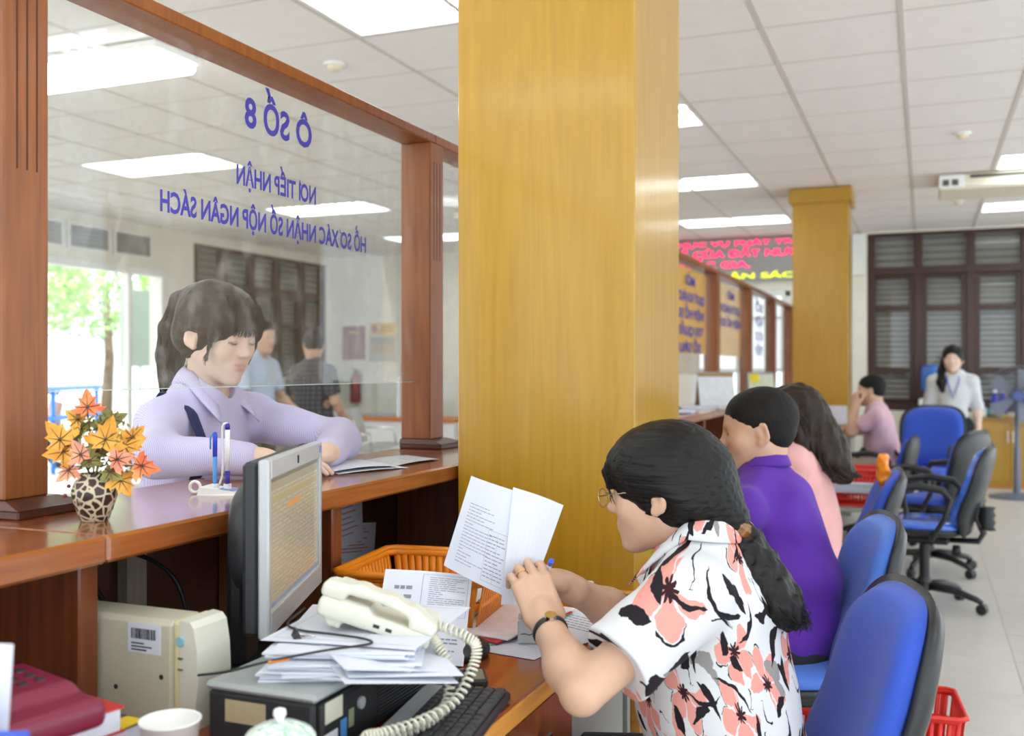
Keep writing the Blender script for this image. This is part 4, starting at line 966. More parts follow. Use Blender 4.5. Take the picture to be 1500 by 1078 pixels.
    # glasses
    m_wire = M_('thin_wire', '#b9a98a', .25, .9); gl = G()
    for s in (-1, 1):
        c0 = ho + R @ V3(.116, s * .033, -.004); ring = [c0 + R @ V3(-.012 * abs(math.cos(a)) * 0, .024 * math.cos(a), .018 * math.sin(a)) for a in np.linspace(0, 2 * PI, 20)[:-1]]
        gl.tube(ring, .0012, 6, closed=True); gl.tube([ho + R @ V3(.114, s * .057, .002), ho + R @ V3(.06, s * .072, .006), ho + R @ V3(.0, s * .079, .008), ho + R @ V3(-.016, s * .079, -.01)], .0012, 6)
        ln = part('lens', G().add(np.array(ring + [c0]), [(i, (i + 1) % 19, 19) for i in range(19)]), m_glass_clear, r, world=True)
    gl.tube([ho + R @ V3(.117, -.010, .0), ho + R @ V3(.120, 0, .003), ho + R @ V3(.117, .010, .0)], .0012, 6); part('glasses_frame', gl, m_wire, r, world=True, smooth=True)
    # wrist watch and ring
    w_ = np.array(wl); d = np.array(el_) - w_; d /= np.linalg.norm(d); c0 = w_ + d * .028; u = np.cross(d, V3(0, 0, 1)); u /= np.linalg.norm(u); v_ = np.cross(d, u)
    band = [c0 + .0300 * (math.cos(a) * u + math.sin(a) * v_) for a in np.linspace(0, 2 * PI, 26)[:-1]]
    part('watch_band', G().tube(band, .0062, 8, closed=True, flat=.4, up=band[0] - c0), m_black, r, world=True, smooth=True)
    nn = V3(.55, -.80, .30); nn /= np.linalg.norm(nn); nn = nn - d * (nn @ d); nn /= np.linalg.norm(nn)
    part('watch_case', G().cyl(c0 + nn * .026, c0 + nn * .036, .0115, .0105, 18), m_chrome, r, world=True)
    fh = V3(-.50, .45, .74); fh /= np.linalg.norm(fh); nh = V3(.55, -.80, .30); nh -= fh * (nh @ fh); nh /= np.linalg.norm(nh); yh = np.cross(nh, fh)
    d = math.cos(.38) * fh - math.sin(.38) * nh; c0 = np.array(wl) + .087 * fh + .0105 * yh + d * .019; up_ = math.sin(.38) * fh + math.cos(.38) * nh
    part('finger_ring', G().tube([c0 + .0102 * (math.cos(a) * yh + math.sin(a) * up_) for a in np.linspace(0, 2 * PI, 22)[:-1]], .0012, 6, closed=True), M_('gold', '#e0b860', .2, 1.0), r, world=True, smooth=True)
    return r
woman_floral()
# ---------------------------------------------------------------- people: general builder for the others
m_skin_f = m_skin
def person(lab, loc, f, ho, hf, J, skin=SKIN, shirt=None, sleeve=.6, trous=None, hair=None, h=.007, hs=1.0, W=(.165, .145, .165), D=(.115, .105, .105), fem=False, eyes='open', hands=None, shoe=(.02, .02, .02), fold=.002, uvf=None, fine=False, collar=None, cut_z=None):
    r = thing('person', lab, 'person', loc); R = frame(hf); ho = np.array(ho, float); J = {k: np.array(v, float) for k, v in J.items()}
    b = Body(); b.col = skin
    torso(b, J['pel'], J['wai'], J['che'], J['nek'], J['sl'], J['sr'], [w * .86 for w in W], [d * .82 for d in D], f=f, q=.72)
    b.rc(ho + R @ V3(-.02, 0, -.045), J['nek'], .048 if fem else .058, .052 if fem else .062, k=.03)
    for a in 'lr':
        s_, e_, w_ = J['s' + a], J['e' + a], J['w' + a]
        b.rc(s_, e_, .044, .036, k=.03); b.rc(e_, e_ + (w_ - e_) * .35, .035, .037, k=.03); b.rc(e_ + (w_ - e_) * .35, w_, .037, .0245, k=.03)
        hd = (hands or {}).get(a); fw = w_ - e_
        if hd is None: hd = dict(f=fw, n=(0, 0, 1) if abs(fw[2]) < .15 else (0, -1, 0), curl=(.4, .6, .4))
        hand(b, w_, hd['f'], hd['n'], 1 if a == 'r' else -1, skin, hd.get('curl', (.3, .5, .3)), sc=.95 if fem else 1.02, thumb=hd.get('thumb', (.75, .55, -.25)))
    hips = [J['pel'] + frame(f) @ V3(0, s * .085, -.02) for s in (1, -1)]
    legs(b, hips, [J['kl'], J['kr']], [J['al'], J['ar']], (.07, .052, .04))
    head(b, ho, R, hs, skin, eyes, fem, fine=fine)
    sdf_part('body', b, h, m_skin, r)
    if fine and eyes == 'open': eyes_of(r, ho, R, hs)
    c = Body(); torso(c, J['pel'], J['wai'], J['che'], J['nek'], J['sl'], J['sr'], W, D, k=.06, f=f)
    for a in 'lr':
        s_, e_, w_ = J['s' + a], J['e' + a], J['w' + a]
        if sleeve <= 1:
            h0 = s_ + (e_ - s_) * sleeve; ax = (e_ - s_) / np.linalg.norm(e_ - s_); c.rc(s_, h0, .062, .060, k=.022); c.el(h0 + ax * .07, (.07, .1, .1), R=frame(ax if abs(ax[2]) < .98 else ax + V3(.1, 0, 0)), k=.004, sub=True)
        else:
            c.rc(s_, e_, .060, .052, k=.04); c.rc(e_, e_ + (w_ - e_) * (sleeve - 1), .052, .040, k=.03)
    c.el(J['nek'] + np.array(f) * .045 + V3(0, 0, .055), (.060, .046, .075), R=frame(f), k=.01, sub=True)
    if cut_z: c.bx((J['pel'][0], J['pel'][1], cut_z - .15), (.4, .4, .15), .005, k=.004, sub=True)
    sdf_part('shirt', c, h, shirt, r, disp=folds(fold, .10, int(abs(ho[1] * 100))), uvf=uvf)
    if collar: collar_flaps(r, J['nek'], f, collar, uvf)
    t_ = Body(); legs(t_, hips, [J['kl'], J['kr']], [J['al'], J['ar']], (.09, .07, .06)); t_.el(J['pel'] - V3(0, 0, .02), (D[0] * .96, W[0] * .98, .12), R=frame(f), k=.05); sdf_part('trousers', t_, .009, trous, r)
    s_ = Body(); shoes(s_, [J['al'], J['ar']], f, shoe); sdf_part('shoes', s_, .008, m_skin, r)
    if hair: hair(r, ho, R, hs)
    return r
def seat_pose(x, y, z=.0, lean=.06, f=-1, arm=((-.25, -.19), (-.25, .19)), wr=None):
    """sitting at a desk facing -x; x,y under the trunk"""
    return dict(pel=(x, y, .53 + z), wai=(x - .01, y, .69 + z), che=(x - lean * .6, y, .85 + z), nek=(x - lean, y, .985 + z), sl=(x - lean * .9, y - .175, .93 + z), sr=(x - lean * .9, y + .175, .93 + z),
                el=(x - .13, y - .22, .77), er=(x - .13, y + .22, .77), wl=(x - .33, y - .12, .80), wr=(x - .33, y + .10, .80), kl=(x - .43, y - .12, .53), kr=(x - .43, y + .12, .53), al=(x - .40, y - .12, .07), ar=(x - .40, y + .12, .07))
m_tr = cloth_mat('charcoal_trousers', '#2b2c33')
# man in the purple polo shirt
m_purple = cloth_mat('purple_polo', '#5a2c9c', .85)
m_hair_short = M_('short_black_hair', '#141110', .6, var=.5, scale=500, bump=.6, bscale=700, spec=.25)
def hair_short(r, ho, R, hs, mat=None, h=.004, ext=.004):
    b = Body(); b.at(ho, R, hs); b.el((-.014, 0, .036), (.098 + ext, .076 + ext, .086 + ext), k=.02); b.el((.030, 0, .045), (.056 + ext, .066 + ext, .058 + ext), k=.02); b.el((-.032, 0, -.014), (.062 + ext, .063 + ext, .055), k=.02)
    b.el((.124, 0, -.042), (.078, .095, .098), k=.010, sub=True); b.bx((0, 0, -.115), (.15, .12, .05), .01, k=.01, sub=True)
    for s in (-1, 1): b.el((-.004, s * .095, -.034), (.026, .03, .044), k=.008, sub=True)
    b.at(); sdf_part('hair', b, h, mat or m_hair_short, r, disp=folds(.0006, .010, 2))
J = seat_pose(-.37, 3.02, .0, .07); J.update(sl=(-.465, 2.825, .905), el=(-.555, 2.80, .785), wl=(-.68, 3.06, .80), kl=(-.80, 3.05, .50), al=(-.78, 3.05, .07))
pm = person('seated man in a purple polo shirt with short black hair, seen in profile', (-.37, 3.02, 0), (-1, 0, 0), (-.449, 3.015, 1.117), (-1, -.22, -.10), J, SKIN, m_purple, .62, m_tr, hair_short, .005, 1.02, (.19, .18, .17), (.15, .155, .135), fine=True, collar=m_purple, fold=.004)
m_wl = M_('white_print', '#e6e6ee', .8)
for k in range(3): part('sleeve_stripe', G().box((-.0045, -.002, -.022), (.0045, .002, .022), .0015, M=(rotz(-.35) @ roty(.45), V3(-.505 - .0125 * (1 - k), 2.752, .872 - .004 * k))), m_wl, pm, world=True)
# woman with long wavy hair in pink
m_pink = cloth_mat('pink_blouse', '#e8b0ae', .85)
def hair_long(r, ho, R, hs):
    b = Body(); skull_hair(b, ho, R, hs, .016, .002); b.at(ho, R, hs)
    for s in (-1, 1): b.chain([(.0, s * .075, .03), (-.02, s * .082, -.05), (-.04, s * .085, -.13)], [.026, .028, .032], k=.03)
    b.chain([(-.06, 0, .0), (-.085, 0, -.09), (-.11, 0, -.17), (-.155, .0, -.235)], [.075, .082, .082, .05], k=.04)
    b.at(); sdf_part('hair', b, .006, m_hairb_z, r, disp=folds(.004, .03, 6, (1, 1, .25)))
    rs = np.random.default_rng(9); cv = []
    for i in range(70):
        a = rs.uniform(-1.3, 1.3); c = [ho + R @ V3(-.09 * math.cos(a), .10 * math.sin(a), .02)]
        for q in range(1, 7): c.append(ho + R @ V3(-.10 * math.cos(a) - .014 * q - .03 * (q > 5) + .01 * math.sin(q * 1.8 + i), .10 * math.sin(a) + .01 * math.cos(q * 1.7 + i), .02 - .046 * q))
        cv.append(c)
    strands('loose_hair', cv, .004, m_hairb_z, r)
person('seated woman in pink with long wavy brown hair beyond the man in purple', (-.40, 4.07, 0), (-1, 0, 0), (-.475, 4.07, 1.105), (-1, .05, -.15), seat_pose(-.40, 4.07), SKIN_F, m_pink, .7, m_tr, hair_long, .008, .98, fem=True)
# man in the pale pink polo, chin on his hand
J = seat_pose(-.30, 8.36, .0, .05); J.update(el=(-.52, 8.20, .80), wl=(-.50, 8.27, 1.00), er=(-.48, 8.55, .80), wr=(-.70, 8.45, .80))
person('seated man in a pale pink polo shirt resting his chin on a hand', (-.30, 8.36, 0), (-1, 0, 0), (-.385, 8.38, 1.125), (-1, .05, -.05), J, SKIN, cloth_mat('pale_pink_polo', '#cfa9b6'), .6, cloth_mat('beige_trousers', '#b7a593'), hair_short, .010, 1.0, (.18, .165, .18), (.125, .125, .115), hands={'l': dict(f=(-.1, .3, 1), n=(-.6, -.8, 0), curl=(.8, 1.1, .6))})
# standing woman with a lanyard
def hair_side(r, ho, R, hs):
    b = Body(); skull_hair(b, ho, R, hs, .012, .0, face=(.115, 0, -.05), fr=(.075, .066, .098)); b.at(ho, R, hs); b.chain([(-.03, -.07, .0), (.0, -.085, -.10), (.05, -.085, -.20), (.07, -.075, -.27)], [.03, .036, .036, .022], k=.03); b.at(); sdf_part('hair', b, .008, m_hair_z, r)
sx, sy = .235, 9.83
JS = dict(pel=(sx, sy, .80), wai=(sx, sy, .95), che=(sx, sy, 1.09), nek=(sx, sy + .01, 1.24), sl=(sx + .155, sy, 1.18), sr=(sx - .155, sy, 1.18), el=(sx + .20, sy + .03, .96), er=(sx - .20, sy + .03, .96), wl=(sx + .205, sy - .03, .76), wr=(sx - .205, sy - .03, .76), kl=(sx + .08, sy, .44), kr=(sx - .08, sy, .44), al=(sx + .08, sy + .02, .07), ar=(sx - .08, sy + .02, .07))
sw = person('standing woman in a pale grey shirt with a blue lanyard', (sx, sy, 0), (-.1, -1, 0), (sx - .0, sy - .015, 1.378), (-.1, -1, .05), JS, SKIN_F, cloth_mat('pale_grey_shirt', '#cfd2d6'), 1.15, cloth_mat('black_slacks', '#1d1d20'), hair_side, .009, 1.04, (.15, .125, .15), (.10, .09, .10), fem=True, hands={'l': dict(f=(0, 0, -1), n=(1, 0, 0)), 'r': dict(f=(0, 0, -1), n=(-1, 0, 0))}, cut_z=.80)
part('lanyard', G().tube([(sx - .055, sy - .04, 1.26), (sx - .045, sy - .105, 1.17), (sx, sy - .13, 1.03), (sx + .045, sy - .105, 1.17), (sx + .055, sy - .04, 1.26)], .006, 6, flat=1.0), M_('lanyard_blue', '#5a55c8', .6), sw, world=True, smooth=True)
# two visitors standing in the lobby
lx, ly = -4.60, 6.22
JL = dict(pel=(lx, ly, .90), wai=(lx, ly, 1.06), che=(lx, ly, 1.22), nek=(lx + .01, ly, 1.38), sl=(lx, ly + .18, 1.31), sr=(lx, ly - .18, 1.31), el=(lx + .05, ly + .22, 1.08), er=(lx + .05, ly - .22, 1.08), wl=(lx + .22, ly + .15, 1.0), wr=(lx + .22, ly - .15, 1.0), kl=(lx, ly + .1, .48), kr=(lx + .03, ly - .1, .48), al=(lx - .03, ly + .1, .07), ar=(lx + .02, ly - .1, .07))
person('man in a light blue shirt standing in the lobby behind the counter glass', (lx, ly, 0), (1, 0, 0), (lx + .045, ly, 1.535), (1, -.15, -.1), JL, SKIN, cloth_mat('light_blue_shirt', '#b8c8dc'), .75, cloth_mat('olive_trousers', '#6d6a58'), hair_short, .010, 1.03, (.17, .15, .175), (.12, .115, .11), cut_z=.92)
vx, vy = -4.50, 6.82
JV = dict(pel=(vx, vy, .87), wai=(vx, vy, 1.02), che=(vx, vy, 1.18), nek=(vx, vy, 1.335), sl=(vx - .17, vy + .04, 1.27), sr=(vx + .17, vy - .04, 1.27), el=(vx - .22, vy + .08, 1.05), er=(vx + .21, vy - .02, 1.04), wl=(vx - .20, vy + .25, 1.0), wr=(vx + .2, vy + .15, .9), kl=(vx - .09, vy, .46), kr=(vx + .09, vy, .46), al=(vx - .09, vy, .07), ar=(vx + .09, vy, .07))
m_check = cloth_mat('grey_check_shirt', '#6d6a6c', .85, ('#4c4a4e', 26, .45, 1))
person('visitor in a grey checked shirt seen from behind in the lobby', (vx, vy, 0), (-.35, 1, 0), (vx - .015, vy + .02, 1.488), (-.75, .8, -.25), JV, SKIN, m_check, .75, cloth_mat('black_trousers_2', '#26262c'), hair_short, .010, 1.03, (.175, .16, .18), (.125, .12, .115), uvf=lambda P: np.stack([P[:, 0], P[:, 2]], 1), cut_z=.85)
bg_ = thing('shoulder_bag', 'dark grey bag hanging at the arm of the visitor in checked shirt', 'bag', (vx - .30, vy + .0, .72))
v, f_ = pillow(.34, .36, .055, .055, 3.5, .1, c=(0, 0, .2)); part('bag_body', G().add(v, f_, (rotz(.5), V3(0, 0, 0))), cloth_mat('bag_cloth', '#4a4d4c'), bg_, smooth=True)
part('bag_strap', G().tube([(-.05, -.1, .36), (.0, -.06, .5), (.06, .03, .535), (.07, .06, .5), (.06, .1, .36)], .012, 6, flat=.4), cloth_mat('bag_strap', '#3a3c3c'), bg_, smooth=True)
# ---------------------------------------------------------------- young woman at the public side of the counter
m_lilac = cloth_mat('lilac_stripe_shirt', '#bab2d4', .75, ('#cbc5e0', 260, .45))
def girl():
    gx = -1.76
    J = dict(pel=(-1.82, 2.13, .86), wai=(-1.80, 2.14, .98), che=(-1.765, 2.15, 1.09), nek=(-1.752, 2.145, 1.228), sl=(-1.735, 2.325, 1.163), sr=(-1.765, 1.995, 1.158), el=(-1.455, 2.335, 1.105), er=(-1.665, 1.872, 1.095), wl=(-1.372, 2.13, 1.088), wr=(-1.43, 1.945, 1.088), kl=(-1.80, 2.22, .46), kr=(-1.80, 2.05, .46), al=(-1.83, 2.22, .07), ar=(-1.83, 2.05, .07))
    def uvf(P): return np.stack([P[:, 1] * .9 + P[:, 0] * .5, P[:, 2]], 1)
    def hair(r, ho, R, hs):
        b = Body(); skull_hair(b, ho, R, hs, .013, .006, face=(.125, 0, -.052), fr=(.085, .080, .088)); b.at(ho, R, hs)
        for s in (-1, 1): b.el((.004, s * .092, -.022), (.026, .022, .034), k=.008, sub=True); b.chain([(.062, s * .070, .045), (.064, s * .075, .01), (.050, s * .074, -.03)], [.012, .009, .003], k=.012)
        b.rc((-.05, 0, .07), (-.105, 0, .075), .05, .03, k=.03); b.at()
        sdf_part('hair', b, .0036, m_hairb_x, r, disp=folds(.0012, .010, 4, (.15, 1, .4)))
        t = Body(); t.at(ho, R, hs); t.chain([(-.10, 0, .078), (-.135, 0, .05), (-.150, 0, -.02), (-.150, 0, -.09), (-.135, .0, -.15), (-.12, 0, -.19)], [.022, .032, .036, .034, .026, .012], k=.02); t.at(); sdf_part('ponytail', t, .004, m_hairb_z, r, disp=folds(.0018, .013, 6, (1, 1, .1)))
        part('hair_tie', G().tube([ho + R @ (V3(-.112 + .02 * math.cos(a) * .6, .026 * math.sin(a), .074 + .024 * math.cos(a)) * hs) for a in np.linspace(0, 6.28, 16)[:-1]], .006, 8, closed=True), M_('navy_tie', '#222a44', .7), r, world=True, smooth=True)
        rs = np.random.default_rng(5); cv = []
        for i in range(150):                                 # straight fringe down to the brows
            y = rs.uniform(-.062, .062); q = 1 - (y / .085) ** 2; fx = .040 + .058 * math.sqrt(max(.02, q)); cv.append([ho + R @ (V3(*p) * hs) for p in ((fx - .030, y * .75, .108), (fx - .006, y * .9, .088), (fx + .008, y, .060), (fx + .009, y * 1.06, .036), (fx + .006, y * 1.08 + rs.uniform(-.003, .003), .018 + rs.uniform(-.006, .010)))])
        for i in range(24):
            s = -1 if i % 2 else 1; cv.append([ho + R @ (V3(*p) * hs) for p in ((.055, s * .074, .055), (.066, s * .078, .02), (.060 + rs.uniform(-.008, .006), s * .077, -.02), (.050 + rs.uniform(-.01, .01), s * .073, -.05 - rs.uniform(0, .02)))])
        for i in range(60):
            a = rs.uniform(0, 6.28); cv.append([ho + R @ (V3(px + rad * math.cos(a), rad * math.sin(a), pz) * hs) for px, pz, rad in ((-.10, .078, .02), (-.135, .05, .034), (-.150, -.02, .038), (-.150, -.09, .036), (-.137, -.15, .03), (-.125, -.20 - rs.uniform(0, .02), .02))])
        strands('loose_hair', cv, .0021, m_hairb_z, r)
    r = person('young woman in a lilac striped shirt with fringe and ponytail leaning on the counter', (-1.80, 2.13, 0), (1, .02, 0), (-1.70, 2.13, 1.388), (1, -.12, -.24), J, SKIN_F, m_lilac, 1.86, cloth_mat('dark_skirt', '#33343c'), hair, .0038, 1.03, (.15, .135, .152), (.105, .10, .10), True, 'down', hands={'l': dict(f=(-.15, -1, -.06), n=(.15, .1, 1), curl=(.35, .5, .3)), 'r': dict(f=(.9, .45, -.02), n=(-.1, -.15, 1), curl=(.15, .35, .3))}, fold=.0026, uvf=uvf, fine=True)
    collar_flaps(r, J['nek'], (1, .02, 0), m_lilac, uvf, .056, .090, (.085, .060, -.012), (.030, .032, -.060), .034)
    st = [V3(-1.86, 2.04, 1.16), V3(-1.80, 2.045, 1.235), V3(-1.745, 2.04, 1.232), V3(-1.695, 2.03, 1.185), V3(-1.652, 2.015, 1.12), V3(-1.648, 1.99, 1.04), V3(-1.69, 1.98, .95)]
    sp = thing('shoulder_bag', 'navy strap of a bag over the shoulder of the young woman in lilac', 'bag', (-1.92, 1.98, .80))
    part('strap', G().tube(st, .017, 8, flat=.22, up=(1, 0, .6)), cloth_mat('navy_webbing', '#2b2f55'), sp, world=True, smooth=True)
    part('strap', G().tube([V3(-1.845, 2.05, 1.17), V3(-1.88, 1.985, 1.10), V3(-1.90, 1.95, 1.0)], .016, 8, flat=.3), cloth_mat('navy_webbing_2', '#23273f'), sp, world=True, smooth=True)
    v, f_ = pillow(.30, .26, .05, .05, 3.5, 0, c=(0, 0, 0)); part('bag_body', G().add(v, f_, (rotz(.3), V3(-1.95, 2.02, .80))), cloth_mat('navy_bag', '#23273f'), sp, world=True, smooth=True)
    return r
girl()
# ---------------------------------------------------------------- things on the near desk
m_beige = M_('beige_case', '#c9c5ae', .55, var=.04, scale=10); m_beige_y = M_('yellowed_case', '#d9d0a0', .5, var=.03); m_ivory = M_('ivory_plastic', '#d9d8c8', .35, var=.02)
m_silver = M_('silver_plastic', '#b9bcbe', .35, .2, var=.02); m_dk = M_('dark_plastic', '#2c2e31', .45, var=.05); m_ink = M_('black_ink', '#2b2b30', .8); m_bluep = M_('blue_plastic', '#2f53c9', .35, var=.02)
def sheet(name, P00, P10, P11, P01, mat, parent=None, n=8, sag=0., curl=None, th=.0004, world=True):
    P00, P10, P11, P01 = [np.array(p, float) for p in (P00, P10, P11, P01)]; g = np.zeros((n, n, 3)); nn = np.cross(P10 - P00, P01 - P00); nn /= np.linalg.norm(nn)
    for i, u in enumerate(np.linspace(0, 1, n)):
        for j, v in enumerate(np.linspace(0, 1, n)):
            p = (P00 * (1 - u) + P10 * u) * (1 - v) + (P01 * (1 - u) + P11 * u) * v; g[i, j] = p + nn * (sag * math.sin(PI * u) + (curl(u, v) if curl else 0))
    return part(name, G().grid(g, th), mat, parent, smooth=False, world=world), (P00, P10, P11, P01, nn, sag, curl)
def print_on(pp, sh, rows, mat=None, off=.0009, name='print'):
    """rows of ink on a sheet: (u0, u1, v0, v1) in sheet coordinates; drawn as thin raised bars that follow the sheet"""
    P00, P10, P11, P01, nn, sag, curl = sh; g = G()
    def P(u, v): return (P00 * (1 - u) + P10 * u) * (1 - v) + (P01 * (1 - u) + P11 * u) * v + nn * (sag * math.sin(PI * u) + (curl(u, v) if curl else 0) + off)
    for (u0, u1, v0, v1) in rows:
        k = max(1, int(max(abs(u1 - u0), abs(v1 - v0)) * 8))
        for i in range(k):
            if abs(u1 - u0) >= abs(v1 - v0): a, b = u0 + (u1 - u0) * i / k, u0 + (u1 - u0) * (i + 1) / k; g.add([P(a, v0), P(b, v0), P(b, v1), P(a, v1)], [(0, 1, 2, 3)])
            else: a, b = v0 + (v1 - v0) * i / k, v0 + (v1 - v0) * (i + 1) / k; g.add([P(u0, a), P(u1, a), P(u1, b), P(u0, b)], [(0, 1, 2, 3)])
    return tag(part(name, g, mat or m_print, pp, world=True), kind='stuff')
def text_rows(u0, u1, v0, v1, n, seed=0, frac=.26, along='u'):
    rs = np.random.default_rng(seed); out = []
    for k in range(n):
        c = v0 + (v1 - v0) * (k + .5) / n; h = (v1 - v0) / n * frac; a = u0
        while a < u1 - .03:
            b = min(u1, a + rs.uniform(.03, .10)); out.append((a, b, c - h / 2, c + h / 2)); a = b + .014
            if rs.uniform() < .07: break
    return out if along == 'u' else [(c, d, a, b) for a, b, c, d in out]
def rot3(yaw, pitch=0., roll=0.): return rotz(yaw) @ roty(pitch) @ rotx(roll)
# desktop computer lying flat, the monitor stands on it
r = thing('desktop_computer', 'flat black desktop computer with a grey top under the monitor', 'computer', (-.775, 1.165, DZ))
X0, X1, Y0, Y1, Zt = -.968, -.785, 1.19, 1.56, .845
part('case_body', G().box((X0, Y0, DZ + .001), (X1, Y1, Zt - .012), .006), m_dk, r, world=True); part('case_top', G().box((X0 - .002, Y0 - .004, Zt - .012), (X1 + .006, Y1 + .004, Zt), .005), M_('grey_lid', '#a3a9a8', .4, var=.02), r, world=True)
fr_ = part('front_panel', G().box((X1, Y0 + .004, DZ + .004), (X1 + .012, Y1 - .004, Zt - .014), .004), m_black, r, world=True)
for k in range(15): part('vent_rib', G().box((X1 + .0115, Y0 + .155, DZ + .010 + k * .0052), (X1 + .0150, Y1 - .01, DZ + .0125 + k * .0052)), m_dk, fr_, world=True)
for a, b, c, d, cl in ((.010, .055, .052, .082, '#d5d2bf'), (.006, .042, .012, .038, '#d9dde2'), (.050, .066, .018, .046, '#4f8fd0'), (.072, .086, .028, .054, '#8a9470')):
    part('sticker', G().box((X1 + .0118, Y0 + a, DZ + c), (X1 + .0128, Y0 + b, DZ + d)), M_('sticker_' + cl[1:], cl, .5), fr_, world=True)
part('sticker', G().box((X1 - .15, Y0 - .0008, DZ + .040), (X1 - .08, Y0 - .0001, DZ + .072)), M_('sticker_tan', '#b5a582', .6), r, world=True)
part('front_button', G().cyl((X1 + .012, Y0 + .105, DZ + .055), (X1 + .016, Y0 + .105, DZ + .055), .009), m_silver, fr_, world=True)
# monitor
A = V3(-.984, 1.362, 0); Bv = V3(-1.146, 1.768, 0); u = (Bv - A) / np.linalg.norm(Bv - A); n = V3(u[1], -u[0], 0); Lm = np.linalg.norm(Bv - A); z0, z1 = .858, 1.150
r = thing('computer_monitor', 'flat silver monitor with a black back turned to the woman in floral blouse', 'monitor', tuple((A + Bv) / 2 - n * .12 + V3(0, 0, DZ)))
MM = (np.stack([u, n, V3(0, 0, 1)], 1), A)
bz = G(); t = .018
bz.box((0, -.018, z0), (t, 0, z1), .003, MM).box((Lm - t, -.018, z0), (Lm, 0, z1), .003, MM).box((t, -.018, z1 - .034), (Lm - t, 0, z1), .003, MM).box((t, -.018, z0), (Lm - t, 0, z0 + .042), .003, MM); part('bezel', bz, m_silver, r, world=True)
def screen_mat():
    t = NT('lit_screen'); uv = t.n('UVMap'); sp = t.n('SeparateXYZ'); t.l(uv.outputs[0], sp.inputs[0])
    x, y = sp.outputs[0], sp.outputs[1]
    br = t.n('TexBrick', i_Scale=1.0, i_Mortar_Size=.012); br.inputs['Brick Width'].default_value = .13; br.inputs['Row Height'].default_value = .035; t.l(uv.outputs[0], br.inputs['Vector'])
    br.inputs['Color1'].default_value = (*srgb('#a39a84'), 1); br.inputs['Color2'].default_value = (*srgb('#aaa28d'), 1); br.inputs['Mortar'].default_value = (*srgb('#9b937f'), 1)
    nz = t.n('TexNoise', i_Scale=1.0, i_Detail=1.); mp = t.n('Mapping'); mp.inputs['Scale'].default_value = (26, 42, 1); t.l(uv.outputs[0], mp.inputs['Vector']); t.l(mp.outputs[0], nz.inputs['Vector'])
    ink = t.math('GREATER_THAN', nz.outputs[0], .60); c = t.mix(t.math('MULTIPLY', ink, .22), br.outputs[0], srgb('#6b6552'))
    top = t.math('GREATER_THAN', y, .90); c = t.mix(top, c, srgb('#8f8a78')); c = t.mix(t.math('GREATER_THAN', y, .965), c, srgb('#6e6a5c'))
    t1 = t.math('MULTIPLY', t.math('GREATER_THAN', y, .80), t.math('LESS_THAN', y, .845)); c = t.mix(t1, c, srgb('#9c8f70')); 
    c = t.mix(t.math('MULTIPLY', t.math('MULTIPLY', t.math('GREATER_THAN', y, .70), t.math('LESS_THAN', y, .75)), t.math('MULTIPLY', t.math('GREATER_THAN', x, .35), t.math('LESS_THAN', x, .6))), c, srgb('#c28a58'))
    c = t.mix(t.math('LESS_THAN', y, .03), c, srgb('#6f7f96'))
    t.l(c, t.b.inputs['Base Color']); t.l(c, t.b.inputs['Emission Color']); t.b.inputs['Emission Strength'].default_value = .32; t.b.inputs['Roughness'].default_value = .25; return t.m
def uv_quad(name, P, mat, parent, world=True):
    v = np.array(P, float) - (world_loc(parent) if parent is not None and world else 0); me = mesh_of(name, v, [(0, 1, 2, 3)]); ul = me.uv_layers.new(name='UVMap')
    for i, c in enumerate(((0, 0), (1, 0), (1, 1), (0, 1))): ul.data[i].uv = c
    return put(name, me, mat, parent)
w_ = lambda p: MM[0] @ V3(*p) + MM[1]
uv_quad('screen', [w_((t, -.006, z0 + .042)), w_((Lm - t, -.006, z0 + .042)), w_((Lm - t, -.006, z1 - .034)), w_((t, -.006, z1 - .034))][::-1][::-1], screen_mat(), r)
bk = G().box((.004, -.045, z0 + .004), (Lm - .004, -.0185, z1 - .004), .006, MM); part('back_cover', bk, m_dk, r, world=True)
v, f = pillow(Lm * .8, .22, .0, .055, 3, 0, c=(0, 0, 0)); part('back_bulge', G().add(np.stack([v[:, 1] + Lm / 2, v[:, 0] - .045, v[:, 2] + (z0 + z1) / 2], 1), f, MM), m_dk, r, smooth=True, world=True)
part('stand_neck', G().box((Lm / 2 - .05, -.12, .76), (Lm / 2 + .05, -.085, 1.0), .01, MM), m_dk, r, world=True); part('stand_base', G().box((Lm / 2 - .12, -.19, .7502), (Lm / 2 + .12, -.06, .768), .008, MM), m_dk, r, world=True)
part('emblem', G().box((Lm * .48, .0, z1 - .024), (Lm * .485, .0012, z1 - .010), 0, MM).box((Lm * .495, .0, z1 - .024), (Lm * .50, .0012, z1 - .010), 0, MM).box((Lm * .48, .0, z1 - .0115), (Lm * .50, .0012, z1 - .010), 0, MM), m_dk, r, world=True)
part('badge', G().box((Lm - .028, .0, z1 - .022), (Lm - .010, .001, z1 - .008), 0, MM), M_('blue_badge', '#7f88c8', .4), r, world=True)
